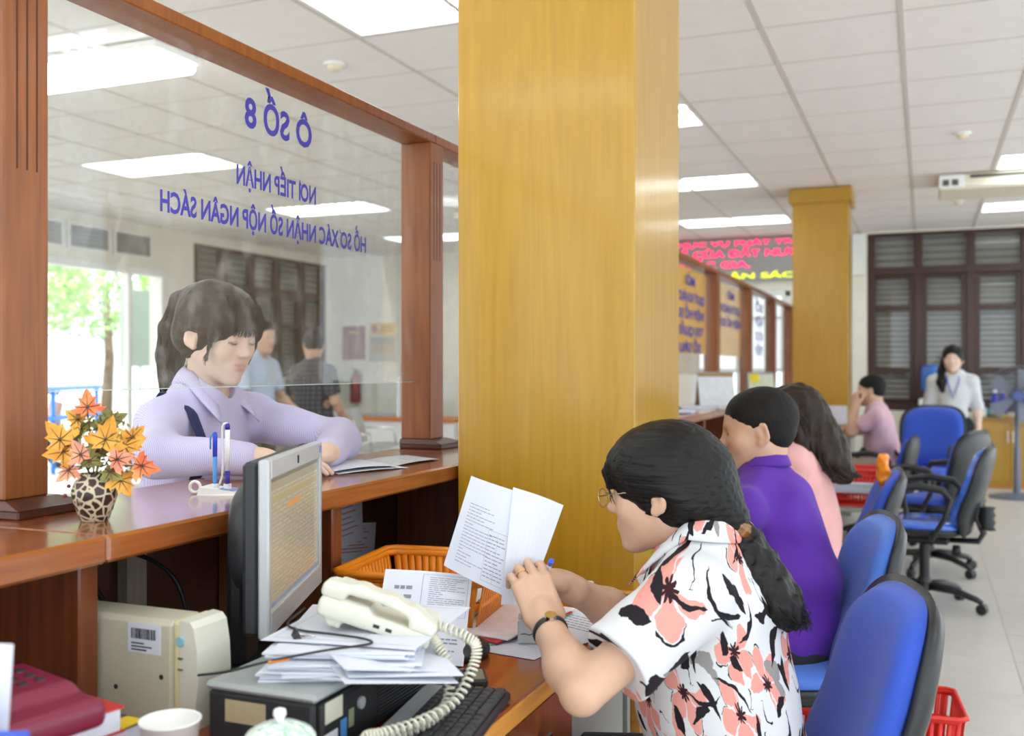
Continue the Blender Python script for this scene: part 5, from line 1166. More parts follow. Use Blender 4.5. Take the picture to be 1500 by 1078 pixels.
# slim beige computer standing by the compartment divider
r = thing('slim_computer', 'yellowed beige computer case with a barcode sticker, under the counter', 'computer', (-1.1, 1.26, DZ))
part('case_body', G().box((-1.33, 1.228, DZ), (-1.062, 1.302, .912), .008), m_beige, r, world=True); part('edge_trim', G().box((-1.063, 1.226, DZ), (-1.048, 1.304, .914), .005), m_beige_y, r, world=True)
fp = G(); prof = [(-1.0485, .916), (-1.030, .914), (-1.022, .905), (-1.016, .87), (-1.014, .83), (-1.018, .79), (-1.020, DZ), (-1.0485, DZ)]
M2 = (np.array([[1, 0, 0], [0, 0, 1.], [0, 1., 0]]), V3(0, 1.226, 0)); fp.prism([(a, b) for a, b in prof], .078, M2); fp.f = [q[::-1] for q in fp.f]; part('front_cover', fp, m_ivory, r, world=True)
part('power_button', G().tube([(-1.046, 1.2262, .884), (-1.046, 1.2225, .884)], [.0075, .007], 14), M_('aqua_button', '#8ec2cc', .4), r, world=True, smooth=False)
for z in (.845, .828): part('status_light', G().box((-1.05, 1.2235, z + .012), (-1.042, 1.2262, z + .015)), M_('olive_led', '#7c7a3a', .4), r, world=True)
bs = part('barcode_sticker', G().box((-1.150, 1.2268, .858), (-1.086, 1.2279, .903)), m_paper, r, world=True); g = G(); x = -1.143; rs = np.random.default_rng(1)
while x < -1.096: w = rs.uniform(.0008, .003); g.box((x, 1.2262, .880), (x + w, 1.2269, .896)); x += w + rs.uniform(.0008, .002)
for k, wd in enumerate((.03, .04, .025)): g.box((-1.143, 1.2262, .862 + .005 * k), (-1.143 + wd, 1.2269, .864 + .005 * k))
tag(part('barcode', g, m_ink, bs, world=True), kind='stuff')
for x, z in ((-1.085, .825), (-1.175, .80)): part('screw_hole', G().cyl((x, 1.2285, z), (x, 1.2270, z), .004, n=10), m_dk, r, world=True)
# stack of papers on the computer
def paper_pile(lab, x, y, z, w, d, n, seed, ang=0., spread=.02, mat=None, group=None, tilt=0.):
    r = thing('paper_stack', lab, 'papers', (x, y, z), ang); rs = np.random.default_rng(seed); zz = 0
    for k in range(n):
        a = rs.normal(0, .05); ox, oy = rs.normal(0, spread, 2); h = .0035 if n > 6 else .002
        part('sheet_bundle', G().box((-w / 2, -d / 2, 0), (w / 2, d / 2, h * .85), 0, (rotz(a), V3(ox, oy, zz))), mat or m_paper, r); zz += h
    return r, zz
ps, top = paper_pile('untidy stack of printed sheets under the ivory telephone', -.835, 1.39, .8455, .21, .297, 12, 3, .35, .010)
sh_, info = sheet('sheet', (-.965, 1.30, .8895), (-.725, 1.255, .8895), (-.665, 1.52, .8895), (-.905, 1.565, .8895), m_paper, ps, 8, 0.001)
print_on(sh_, info, [(.05, .95, .06, .064), (.05, .95, .93, .934), (.05, .053, .06, .93), (.6, .603, .06, .93)] + text_rows(.62, .75, .2, .8, 3, 4, .5, 'u'), off=.0012)
for k, (a, b, c) in enumerate(((-.735, 1.30, .868), (-.745, 1.285, .862), (-.755, 1.30, .874))): part('slipped_sheet', G().box((-.085, -.11, -.0004), (.085, .11, .0004), 0, (rot3(.42 + .06 * k, .10 + .03 * k, .05), V3(a - .04, b + .02, c))), m_paper, ps, world=True)
part('binder_clip', G().prism([(-.006, 0), (.006, 0), (.001, .012), (-.001, .012)], .028, (rotz(.4) @ rotx(PI / 2), V3(-.92, 1.33, .8905))), m_dk, ps, world=True)
part('clip_wire', G().tube([(-.917, 1.322, .8925), (-.900, 1.318, .893), (-.885, 1.314, .893), (-.890, 1.308, .893), (-.905, 1.312, .893)], .0012, 6), m_chrome, ps, world=True)
# ivory desk telephone lying across the stack
r = thing('desk_telephone', 'ivory desk telephone with its coiled cord on the paper stack', 'telephone', (-.80, 1.385, .892), 0)
ax = V3(.90, .30, -.30); ax /= np.linalg.norm(ax); sd = np.cross(V3(0, 0, 1), ax); sd /= np.linalg.norm(sd); upv = np.cross(ax, sd); TM = (np.stack([ax, sd, upv], 1), V3(-.790, 1.378, .912))
b = Body(); b.at(TM[1], TM[0], .84); b.bx((0, .05, -.008), (.108, .085, .015), .007, k=.006); b.bx((-.06, .05, .0), (.046, .082, .018), .008, k=.014); b.bx((-.075, .0, -.026), (.016, .030, .012), .004, k=.006)
b.at(); sdf_part('base', b, .0035, m_ivory, r)
b = Body(); b.at(TM[1], TM[0], .84); b.bx((-.088, -.010, .026), (.024, .026, .014), .009, k=.008); b.bx((.086, -.010, .014), (.026, .026, .011), .009, k=.008)
for (xa, za, xb, zb) in ((-.09, .034, -.04, .041), (-.04, .041, .02, .040), (.02, .040, .065, .031), (.065, .031, .10, .017)): b.bx(((xa + xb) / 2, -.010, (za + zb) / 2), (math.hypot(xb - xa, zb - za) / 2 + .012, .023, .0095), .007, R=roty(math.atan2(za - zb, xb - xa)), k=.010)
b.bx((-.070, -.010, .050), (.010, .011, .0035), .001, k=.002, sub=True); b.at(); sdf_part('handset', b, .0026, m_ivory, r)
for k in range(2): part('side_switch', G().box((.0 + .020 * k, -.0305, -.010), (.010 + .020 * k, -.0285, -.005), 0, TM), m_dk, r, world=True)
part('label_window', G().box((-.05, -.0302, -.014), (-.012, -.0290, -.005), 0, TM), m_silver, r, world=True)
for i in range(4):
    for j in range(3): part('key', G().box((-.01 + .020 * i, .040 + .019 * j, .003), (.003 + .020 * i, .052 + .019 * j, .0085), .002, TM), m_grey, r, world=True)
e0 = TM[0] @ V3(.092, -.012, .0) + TM[1]
path = [e0, e0 + V3(.012, -.005, -.012), V3(-.672, 1.385, .845), V3(-.662, 1.36, .80), V3(-.668, 1.31, .785), V3(-.69, 1.25, .782), V3(-.705, 1.21, .785), V3(-.700, 1.19, .80), V3(-.685, 1.21, .80), V3(-.660, 1.27, .80), V3(-.640, 1.34, .81), V3(-.632, 1.385, .845), V3(-.632, 1.40, .875), V3(-.65, 1.398, .89), e0 + V3(-.002, .012, .018)]
def resample(p, n):
    p = np.array(p); q = np.concatenate([[p[0]*2-p[1]], p, [p[-1]*2-p[-2]]]); out = []
    for s in np.linspace(0, len(p) - 1 - 1e-6, n):
        i = int(s); t = s - i; a, b_, c, d = q[i], q[i+1], q[i+2], q[i+3]; out.append(.5 * ((2*b_) + (-a + c) * t + (2*a - 5*b_ + 4*c - d) * t * t + (-a + 3*b_ - 3*c + d) * t ** 3))
    return np.array(out)
def coil(path, turns, rad, wire, n=9):
    N_ = turns * n; c = resample(path, N_); t = np.gradient(c, axis=0); t /= np.linalg.norm(t, axis=1)[:, None]; u = np.cross(t, V3(.3, .1, 1)); u /= np.linalg.norm(u, axis=1)[:, None]; w = np.cross(t, u); a = np.arange(N_) * 2 * PI / n
    return G().tube(c + rad * (np.cos(a)[:, None] * u + np.sin(a)[:, None] * w), wire, 6)
part('coiled_cord', coil(path, 84, .0068, .0021), M_('cord_ivory', '#d3d0be', .4), r, world=True, smooth=True)
lc = thing('phone_line', 'thin black telephone line looping over the paper stack', 'cable', (-.9, 1.35, .893)); part('line', G().tube(resample([(-.92, 1.37, .915), (-.935, 1.345, .896), (-.90, 1.32, .894), (-.83, 1.315, .895), (-.775, 1.31, .895), (-.755, 1.29, .8945), (-.80, 1.24, .893), (-.87, 1.20, .880), (-.93, 1.19, .862), (-.98, 1.185, .852)], 50), .0019, 6), m_black, lc, world=True, smooth=True)
part('orange_tag', G().tube([(-.868, 1.201, .8795), (-.842, 1.215, .884)], .0028, 8), m_orange, lc, world=True)
# keyboard
u = V3(.150, -.9887, 0); vK = V3(-.9887, -.150, 0); K0 = V3(-.630, 1.535, DZ)
r = thing('keyboard', 'black keyboard with grey side frame at the front of the desk', 'keyboard', tuple(K0)); KM = (np.stack([u, vK, V3(0, 0, -1)], 1), K0); KM = (np.stack([u, vK, V3(0, 0, 1)], 1), K0)
def fixw(g): g.f = [q[::-1] for q in g.f]; return g
part('frame', fixw(G().box((0, 0, .001), (.44, .148, .018), .004, KM)), m_black, r, world=True); part('top_band', fixw(G().box((.002, .116, .0178), (.43, .147, .0192), .0008, KM)), m_silver, r, world=True)
kg = G().box((0, 0, 0), (.0165, .0165, .008), .0022); kf = [q[::-1] for q in kg.f]; kme = mesh_of('key', np.concatenate(kg.v) @ KM[0].T, kf); kme.materials.append(m_dk)
for i in range(22):
    for j in range(6):
        if i in (15, 18) or (j == 0 and i in (4, 5, 6)): continue
        p = KM[0] @ V3(.010 + .0192 * i, .006 + .018 * j, .0175); put('key', kme, m_dk, r, tuple(p))
part('key', fixw(G().box((.087, .006, .0175), (.14, .0225, .0255), .002, KM)), m_dk, r, world=True)
# calculator, mouse
r = thing('calculator', 'small black calculator lying behind the keyboard', 'calculator', (-.752, 1.60, DZ), .5); part('body', G().box((-.045, -.035, 0), (.045, .035, .012), .003), m_black, r); part('display', G().box((.02, -.028, .0118), (.04, .028, .0126)), M_('lcd', '#7d8672', .3), r)
for i in range(5):
    for j in range(4): part('key', G().box((-.04 + .0115 * i, -.029 + .0155 * j, .0118), (-.032 + .0115 * i, -.017 + .0155 * j, .0148), .0012), m_dk, r)
r = thing('computer_mouse', 'black computer mouse half hidden behind the leaning sheet', 'mouse', (-.800, 1.745, DZ)); b = Body(); b.at((-.800, 1.745, DZ + .012)); b.el((0, 0, 0), (.034, .052, .024), k=.01); b.bx((0, 0, -.030), (.06, .08, .018), .002, k=.004, sub=True); b.at(); sdf_part('shell', b, .003, m_black, r); part('wheel', G().cyl((-.804, 1.775, .776), (-.796, 1.775, .776), .007), m_grey, r, world=True)
# printed sheet leaning against the basket
r = thing('printed_sheet', 'printed form leaning against the orange basket', 'paper', (-.80, 1.67, DZ))
ps_, inf = sheet('paper', (-.895, 1.535, .785), (-.785, 1.680, .751), (-.835, 1.830, .885), (-.945, 1.675, .919), m_paper, r, 8, .004)
print_on(ps_, inf, [(.42, .96, .96, .963), (.42, .424, .5, .96), (.955, .959, .5, .96), (.42, .96, .5, .503), (.1, .96, .35, .353)] + text_rows(.5, .93, .52, .94, 18, 2, .25, 'u') + text_rows(.12, .32, .55, .85, 3, 7, .4) + text_rows(.45, .9, .12, .32, 5, 9, .4), off=.0012)
# basket contents
paper_pile('pile of white sheets lying in the orange basket', -1.015, 2.01, DZ + .006, .23, .19, 12, 77, .1, .004)
for k, (cl, nm) in enumerate((('#5db7a0', 'green'), ('#c2303a', 'red'), ('#e9e2ea', 'white'))):
    tag(part('folder', G().box((-.11, -.15, 0), (.11, .15, .004), .001, (rot3(-.25 + .06 * k, 0, 0), V3(-.865 + .006 * k, 1.985 + .01 * k, DZ + .0005 + .0045 * k))), M_('folder_' + nm, cl, .5)), '%s folder in the small pile at the foot of the pillar' % nm, 'folder')
# sheets on the desk under the stamp
for k, (x, y, a) in enumerate(((-.76, 1.93, -.15), (-.70, 2.00, -.42))):
    q = thing('loose_form', ('printed form lying under the grey stamp', 'printed form lying askew beside the stamp')[k], 'paper', (x, y, DZ + .001 + .001 * k)); cs, sn = math.cos(a), math.sin(a)
    C4 = [V3(x, y, DZ + .0012 + .001 * k) + rotz(a) @ V3(i * .105, j * .1485, 0) for i, j in ((-1, -1), (1, -1), (1, 1), (-1, 1))]
    pz, inf = sheet('paper', *C4, m_paper, q, 4); print_on(pz, inf, text_rows(.1, .9, .1, .85, 14, k, .3), off=.0006)
r = thing('stamp', 'grey self-inking stamp with a blue side on the forms', 'stamp', (-.735, 1.885, DZ + .003), .35); part('housing', G().box((-.022, -.03, 0), (.022, .03, .048), .003), M_('stamp_grey', '#b5b8b8', .4), r); part('blue_shell', G().box((.0215, -.028, .002), (.032, .028, .04), .003), m_bluep, r); part('window', G().box((-.016, -.022, .0478), (.016, .022, .0486)), m_grey, r)
part('curl_mark', G().tube([(-.0155, -.0305, .02), (-.008, -.0305, .021), (.002, -.0305, .0185), (.012, -.0305, .023)], .0009, 5), m_ink, r)
# held papers: one printed page and one page turned back
r = thing('held_papers', 'stapled printed pages held up in the hand of the woman in floral', 'papers', (-.74, 1.77, .95))
pg, inf = sheet('page', (-.861, 1.754, .918), (-.742, 1.765, .868), (-.722, 1.778, 1.066), (-.812, 1.775, 1.091), m_paper, r, 8, .006)
print_on(pg, inf, text_rows(.15, .7, .10, .75, 19, 5, .2, 'u') + [(.62, .97, .05, .053), (.62, .97, .55, .553), (.62, .623, .05, .55), (.80, .803, .05, .55)] + text_rows(.64, .95, .08, .52, 12, 8, .25), off=.001)
sheet('turned_page', (-.741, 1.754, .852), (-.690, 1.765, .856), (-.630, 1.795, 1.041), (-.725, 1.776, 1.073), m_paper, r, 10, 0, lambda u, v: -.022 * math.sin(PI * min(1, u * 1.0)) * (.4 + .6 * v))
r = thing('ballpoint_pen', 'ballpoint pen with a blue end in the hand of the woman in floral', 'pen', (-.65, 1.8, .92)); part('barrel', G().cyl((-.668, 1.805, .905), (-.6415, 1.752, .937), .0045, n=10), m_white, r, world=True); part('end_cap', G().cyl((-.6415, 1.752, .937), (-.634, 1.739, .946), .0052, n=10), m_bluep, r, world=True)
# red telephone on books
r = thing('red_telephone', 'dark red desk telephone lying on a pile of books', 'telephone', (-1.09, .91, .85))
m_mar = M_('maroon_plastic', '#7c1f3c', .35, var=.03); PM = (rotz(-.2) @ roty(.05), V3(-1.068, .912, .872))
b = Body(); b.at(PM[1], PM[0]); b.bx((0, 0, 0), (.105, .09, .018), .012, k=.01); b.bx((-.02, .0, .014), (.06, .085, .012), .01, k=.02); b.at(); sdf_part('base', b, .004, m_mar, r)
b = Body(); b.at(PM[1], PM[0]); b.chain([(.055, -.062, .036), (.01, -.063, .05), (-.05, -.063, .05), (-.1, -.062, .036)], [.020, .017, .017, .020], k=.01); b.el((.058, -.062, .026), (.028, .028, .02), k=.012); b.at(); sdf_part('handset', b, .004, m_mar, r)
for i in range(4):
    for j in range(3): part('key', G().tube([PM[0] @ V3(-.045 + .024 * i, .010 + .024 * j, .0245 - .005 * max(0, i - 2)) + PM[1], PM[0] @ V3(-.045 + .024 * i, .010 + .024 * j, .0295 - .005 * max(0, i - 2)) + PM[1]], [.0078, .0062], 12), m_dk, r, world=True)
for k, (lab, z, h, cl, a, ox) in enumerate((('thick white book with a red cover edge under the red telephone', .8185, .0345, '#c23a2c', -.2, 0), ('dark covered book with a yellow band below the white book', .7805, .037, '#5a4a4c', -.05, .01), ('grey ledger at the bottom of the book pile', .7505, .029, '#8a8a90', -.12, -.01))):
    q = thing('book', lab, 'book', (-1.115 + ox, .919 + .03 * (k == 1), z), a)
    part('page_block', G().box((-.10, -.14, .003), (.106, .14, h - .003)), m_paper, q); mm = M_('cover_' + cl[1:], cl, .45); part('cover', G().box((-.105, -.145, 0), (.108, .145, .0028)).box((-.105, -.145, h - .0028), (.108, .145, h)).box((-.108, -.145, 0), (-.104, .145, h)), mm, q)
    if k == 1: part('yellow_band', G().box((.075, -.1452, h - .0005), (.1083, .1452, h + .0006)), M_('yellow_cover', '#e0c020', .4), q)
r = thing('blue_folder', 'blue plastic folder standing before the red telephone', 'folder', (-.835, .700, DZ)); part('board', G().box((-.09, -.003, -.051), (.045, .003, .150), .001, (rot3(.39, 0, .0), V3(-.835, .700, DZ + .052))), m_bluep, r, world=True)
r = thing('white_card', 'white card standing upright beside the red telephone', 'paper', (-.905, .738, DZ)); part('card', G().box((-.08, -.001, 0), (.034, .001, .265), .0005, (rot3(.39, .06, .0), V3(-.905, .738, DZ + .006))), m_paper, r, world=True)
# paper cup, lidded porcelain cup
r = thing('paper_cup', 'white paper cup in front of the beige computer', 'cup', (-.918, 1.055, DZ)); part('cup_wall', G().lathe([(.027, 0), (.0385, .086), (.0400, .0865), (.0402, .0885), (.0385, .0890), (.0372, .0870), (.0262, .003), (0, .003)], n=32), m_white, r, smooth=True); part('print_mark', G().box((.0355, -.012, .055), (.0385, .010, .072), .001, (rotz(-.6) @ roty(.13), V3(-.001, 0, -.002))), M_('pink_print', '#d9a2b4', .6), r)
def jade():
    t = NT('porcelain_print'); tc = t.n('TexCoord'); n1 = t.n('TexNoise', i_Scale=55., i_Detail=2., i_Distortion=1.5); t.l(tc.outputs['Object'], n1.inputs['Vector']); t.l(t.ramp(n1.outputs[0], [(.5, srgb('#e6f0ea')), (.6, srgb('#8fc3a6')), (.7, srgb('#e6f0ea'))]), t.b.inputs['Base Color']); t.b.inputs['Roughness'].default_value = .15; return t.m
m_jade = jade(); r = thing('lidded_cup', 'green patterned porcelain cup with a domed lid', 'cup', (-.760, 1.075, DZ)); part('body', G().lathe([(.026, 0), (.030, .004), (.042, .05), (.043, .076), (0, .076)], n=32), m_jade, r, smooth=True)
l_ = part('lid', G().lathe([(.0455, .076), (.046, .080), (.040, .088), (.024, .096), (.010, .099), (0, .0995)], n=32), m_jade, r, smooth=True); part('knob', G().lathe([(.0055, .098), (.0055, .103), (.0085, .109), (.0075, .115), (0, .118)], n=20), m_white, l_, smooth=True)
r = thing('power_cable', 'black cable curling behind the beige computer', 'cable', (-1.42, 1.42, .9)); part('cord', G().tube(resample([(-1.5, 1.24, .97), (-1.44, 1.30, .955), (-1.38, 1.36, .93), (-1.37, 1.42, .86)], 24), .0045, 8).tube(resample([(-1.47, 1.45, .86), (-1.44, 1.47, .94), (-1.38, 1.50, .945), (-1.31, 1.52, .90), (-1.28, 1.53, .80), (-1.27, 1.535, DZ + .005)], 30), .0045, 8), m_black, r, world=True, smooth=True)
r = thing('eraser', 'small white eraser on the ledge of the near pillar', 'eraser', (-.77, 2.388, .755)); part('rubber', G().box((-.012, -.006, 0), (.010, .006, .016), .003), m_white, r); part('sleeve', G().box((.0102, -.006, .0), (.03, .006, .006), .002), m_grey, r)
r = thing('green_marker', 'bright green marker clip on the side of the near pillar', 'marker', (-.645, 2.62, .80)); part('clip', G().tube([(-.647, 2.60, .78), (-.640, 2.605, .80), (-.644, 2.60, .82), (-.648, 2.595, .84)], .007, 8), M_('neon_green', '#3fd24a', .4), r, world=True, smooth=True)
# ---------------------------------------------------------------- things on the counter
def giraffe():
    t = NT('giraffe_glaze'); tc = t.n('TexCoord'); vo = t.n('TexVoronoi', feature='DISTANCE_TO_EDGE', i_Scale=68.); nz = t.n('TexNoise', i_Scale=30.); t.l(tc.outputs['Object'], nz.inputs['Vector'])
    mx = t.n('VectorMath', operation='MULTIPLY_ADD'); t.l(nz.outputs['Color'], mx.inputs[0]); mx.inputs[1].default_value = (.008, .008, .008); t.l(tc.outputs['Object'], mx.inputs[2]); t.l(mx.outputs[0], vo.inputs['Vector'])
    t.l(t.ramp(vo.outputs['Distance'], [(.085, srgb('#c9bda0')), (.12, srgb('#3a241c'))]), t.b.inputs['Base Color']); t.b.inputs['Roughness'].default_value = .35; return t.m
r = thing('vase', 'small vase with giraffe pattern of brown patches on the counter', 'vase', (-1.287, 1.297, CT))
part('body', G().lathe([(.0205, 0), (.0225, .002), (.030, .022), (.0365, .042), (.0370, .052), (.032, .066), (.0245, .073), (.024, .076), (.0275, .079), (.0255, .080), (.021, .076), (.02, .05), (0, .05)], n=36), giraffe(), r, smooth=True)
r = thing('artificial_bouquet', 'autumn maple leaves and berries arranged in the giraffe vase', 'flowers', (-1.287, 1.297, CT + .052))
def leafmat(name, a, b):
    t = NT(name); tc = t.n('TexCoord'); n1 = t.n('TexNoise', i_Scale=32., i_Detail=3.); t.l(tc.outputs['Object'], n1.inputs['Vector']); t.l(t.ramp(n1.outputs[0], [(.35, srgb(a)), (.65, srgb(b))]), t.b.inputs['Base Color']); t.b.inputs['Roughness'].default_value = .6; t.b.inputs['Transmission Weight'].default_value = 0; return t.m
LM = [leafmat('leaf_amber', '#d98a1e', '#eab04a'), leafmat('leaf_red', '#d9482a', '#f0a060'), leafmat('leaf_peach', '#e0866a', '#eab08c'), leafmat('leaf_olive', '#6d6a2c', '#94904a')]; m_stem = M_('brown_stem', '#5a3a24', .7); m_vein = M_('leaf_vein', '#5b3420', .6)
def maple(parent, c, n_, up, s, mat):
    """five lobed leaf, folded a little along its midrib"""
    n_ = np.array(n_, float); n_ /= np.linalg.norm(n_); up = np.array(up, float); up -= n_ * (up @ n_); up /= np.linalg.norm(up); sd = np.cross(up, n_); c = np.array(c, float)
    half = [(0, -.35), (.14, -.42), (.42, -.50), (.38, -.30), (.72, -.26), (.95, .02), (.66, .06), (.72, .22), (.40, .20), (.42, .42), (.50, .62), (.28, .58), (.22, .80), (0, 1.1)]
    pts = [(x, y) for x, y in half] + [(-x, y) for x, y in half[-2:0:-1]]; P = [c + s * (x * sd + y * up + (-.22 * abs(x) + .12 * y * y) * n_) for x, y in pts]; ce = c + s * .02 * n_; m = len(P)
    lf = part('leaf', G().add(np.array(P + [ce]), [(i, (i + 1) % m, m) for i in range(m)]), mat, parent, world=True)
    v = G()
    for (x, y) in ((0, .8), (.6, .1), (-.6, .1), (.35, .45), (-.35, .45), (.3, -.35), (-.3, -.35)): v.tube([ce + n_ * .0008, c + s * (x * sd + y * up + (-.22 * abs(x) + .12 * y * y) * n_) + n_ * .0008], [.0009, .0004], 4)
    v.tube([c - s * .42 * up, ce + n_ * .0008], .0011, 4); tag(part('veins', v, m_vein, lf, world=True), kind='stuff')
vz = V3(-1.287, 1.297, CT + .08); rr_ = V3(.9254, .379, 0); tw = V3(.60, -.78, .1)     # across and towards the room
for a, h, d, s, mt, ur, uz in ((-.012, .110, 0.0, .021, 1, -.1, 1), (-.056, .055, .01, .027, 0, -.7, .8), (-.050, .035, .014, .022, 0, -1, -.2), (.020, .055, .018, .027, 0, .3, 1), (.050, .045, .0, .024, 0, 1, .5), (.079, .012, .01, .021, 1, 1, -.1), (.040, .022, .022, .019, 2, .8, .3), (.045, -.012, .014, .021, 0, .6, -1), (-.040, .005, .02, .018, 2, -.6, -.8), (.010, .080, -.02, .019, 3, .4, .9), (.030, .090, .0, .016, 3, 1, .5), (-.006, .020, .02, .017, 3, .1, 1), (.005, .035, .004, .02, 3, -.4, .8), (-.025, .075, -.012, .018, 3, -.7, .9), (.062, .060, -.012, .018, 0, .8, .8), (-.020, .030, .022, .019, 2, -.3, .5), (.028, .002, .024, .016, 3, .5, -.3), (-.03, .09, -.008, .017, 0, -.8, .6)):
    maple(r, vz + rr_ * a + V3(0, 0, h) + tw * d, tw + rr_ * (.5 * a / .08) + V3(0, 0, .25), rr_ * ur + V3(0, 0, uz), s * 1.45, LM[mt])
g = G()
for a, h, d in ((-.012, .100, 0), (-.05, .05, .01), (.02, .05, .015), (.07, .012, .01), (.03, .085, 0), (.045, -.005, .012), (-.035, .01, .018)): q = vz + rr_ * a + V3(0, 0, h) + tw * d; g.tube([vz - V3(0, 0, .02), vz * .6 + q * .4 + V3(0, 0, .008), q], .0013, 5)
part('stems', g, m_stem, r, world=True, smooth=True)
g = G(); rs = np.random.default_rng(2)
for i in range(260):
    a = rs.normal(0, .026); h = rs.uniform(-.005, .10); q = vz + rr_ * (a + .015) + V3(0, 0, h) + tw * rs.normal(0, .012); d = rs.normal(size=3); d /= np.linalg.norm(d); e = np.cross(d, rs.normal(size=3)); e /= np.linalg.norm(e); g.add([q, q + d * .007 + e * .0022, q + d * .013, q + d * .007 - e * .0022], [(0, 1, 2, 3)])
tag(part('fern_sprigs', g, LM[3], r, world=True), kind='stuff')
for a, h in ((-.042, -.022), (-.048, -.038)): q = vz + rr_ * a + V3(0, 0, h) + tw * .01; part('berry', G().lathe([(.0001, -.0035), (.003, -.002), (.0036, 0), (.003, .002), (.0001, .0035)], tuple(q), 10), M_('berry_red', '#8a1f2c', .3), r, world=True, smooth=True)
# pen stand with two pens
r = thing('pen_stand', 'white plastic counter pen stand with a cord loop', 'pen stand', (-1.325, 1.675, CT), .3)
part('base', G().add(np.array([(-.04, -.032, 0), (.045, -.032, 0), (.045, .032, 0), (-.04, .032, 0), (-.036, -.028, .016), (.04, -.028, .006), (.04, .028, .006), (-.036, .028, .016)]), [(3, 2, 1, 0), (4, 5, 6, 7), (0, 1, 5, 4), (1, 2, 6, 5), (2, 3, 7, 6), (3, 0, 4, 7)]), m_white, r)
part('ring_holder', G().tube([(-.052 + .011 * math.cos(a), -.01, .014 + .011 * math.sin(a)) for a in np.linspace(0, 6.28, 18)[:-1]], .0035, 8, closed=True), m_white, r, smooth=True)
part('socket', G().cyl((-.014, 0, .010), (-.014, 0, .02), .008, n=14).cyl((.012, 0, .008), (.012, 0, .02), .008, n=14), m_white, r); part('blue_print', G().box((.0, -.02, .0122), (.03, .018, .0126), 0, (roty(.13), V3(0, 0, 0))), M_('pale_blue_print', '#8fa3e6', .5), r)
part('cord_loop', G().tube(resample([(-.006, .002, .018), (.001, .002, .045), (.0, .002, .115), (.002, .0015, .138), (.008, .001, .143), (.013, 0, .141)], 26), .0024, 8), m_white, r, smooth=True)
r2 = thing('ballpoint_pen', 'clear blue ballpoint pen with clip standing in the counter pen stand', 'pen', (-1.338, 1.670, CT + .0205)); m_cb = M_('clear_blue', '#5aa2ea', .2, var=.03); m_db = M_('deep_blue', '#3450d8', .3)
part('barrel', G().lathe([(.003, 0), (.0045, .006), (.0047, .055), (0, .055)], n=14), m_cb, r2, smooth=True); part('upper_barrel', G().lathe([(.0048, .055), (.005, .098), (.004, .104), (0, .106)], n=14), m_db, r2, smooth=True); part('clip', G().tube([(-.004, 0, .102), (-.010, -.002, .096), (-.010, -.002, .07)], .0018, 6), m_cb, r2, smooth=True)
r3 = thing('ballpoint_pen', 'white pen with dark blue grip tied to the counter pen stand', 'pen', (-1.3135, 1.6785, CT + .0205)); m_db2 = M_('ink_blue', '#2f2a9c', .35)
part('grip', G().lathe([(.0042, 0), (.0052, .002), (.0052, .026), (0, .026)], n=14), m_db2, r3, smooth=True); part('barrel', G().lathe([(.0048, .026), (.0052, .110), (0, .110)], n=14), m_white, r3, smooth=True); part('end_cap', G().lathe([(.0052, .110), (.0050, .119), (.003, .123), (0, .123)], n=14), m_db2, r3, smooth=True)
# papers in front of the young woman
for k, (lab, pts) in enumerate((('white forms under the hand of the young woman on the counter', ((-1.30, 2.08), (-1.22, 2.28), (-1.40, 2.40), (-1.46, 2.18))), ('folded grey leaflet lying beside the forms on the counter', ((-1.27, 2.30), (-1.25, 2.52), (-1.40, 2.60), (-1.42, 2.36))))):
    q = thing('paper_form', lab, 'papers', (pts[0][0], pts[0][1], CT)); mp_ = m_paper if k == 0 else M_('leaflet_grey', '#c2c4c8', .6, var=.2, scale=60)
    pp_, inf = sheet('sheet', *[(x, y, CT + .001 + .001 * k) for x, y in pts], mp_, q, 6, .003)
    if k == 0: sheet('sheet', *[(x - .02, y - .015, CT + .006) for x, y in pts], mp_, q, 6, .006)
def tent(lab, y, x, w, h, cols):
    r = thing('desk_calendar', lab, 'calendar', (x, y, CT), -1.0)
    part('front_leaf', G().box((-.001, -w / 2, 0), (.001, w / 2, h), 0, (roty(-.25), V3(.05, 0, 0))), M_('card_' + cols[0][1:], cols[0], .6), r); part('back_leaf', G().box((-.001, -w / 2, 0), (.001, w / 2, h), 0, (roty(.25), V3(-.05, 0, 0))), M_('card_' + cols[1][1:], cols[1], .6), r); part('spine', G().tube([(0, -w / 2, h * .965), (0, w / 2, h * .965)], .007, 8), m_grey, r)
tent('tent calendar with a pale front standing on the far counter', 6.94, -1.33, .26, .23, ('#d8dde0', '#a98c66')); tent('tent calendar with a coloured corner further along the counter', 9.00, -1.33, .24, .22, ('#cfd3b8', '#b9c2cc'))
part('yellow_note', G().box((.052, -.10, .12), (.054, -.02, .2), 0, (roty(-.25), V3(0, 0, 0))), M_('note_yellow', '#e2d21c', .6), bpy.data.objects['desk_calendar.001'])
for k, y in enumerate((5.7, 6.35)): q, _ = paper_pile(('pile of white slips on the counter beyond the near pillar', 'second pile of white slips near the tent calendar')[k], -1.32, y, CT, .2, .28, 6, 20 + k, .1, .012)
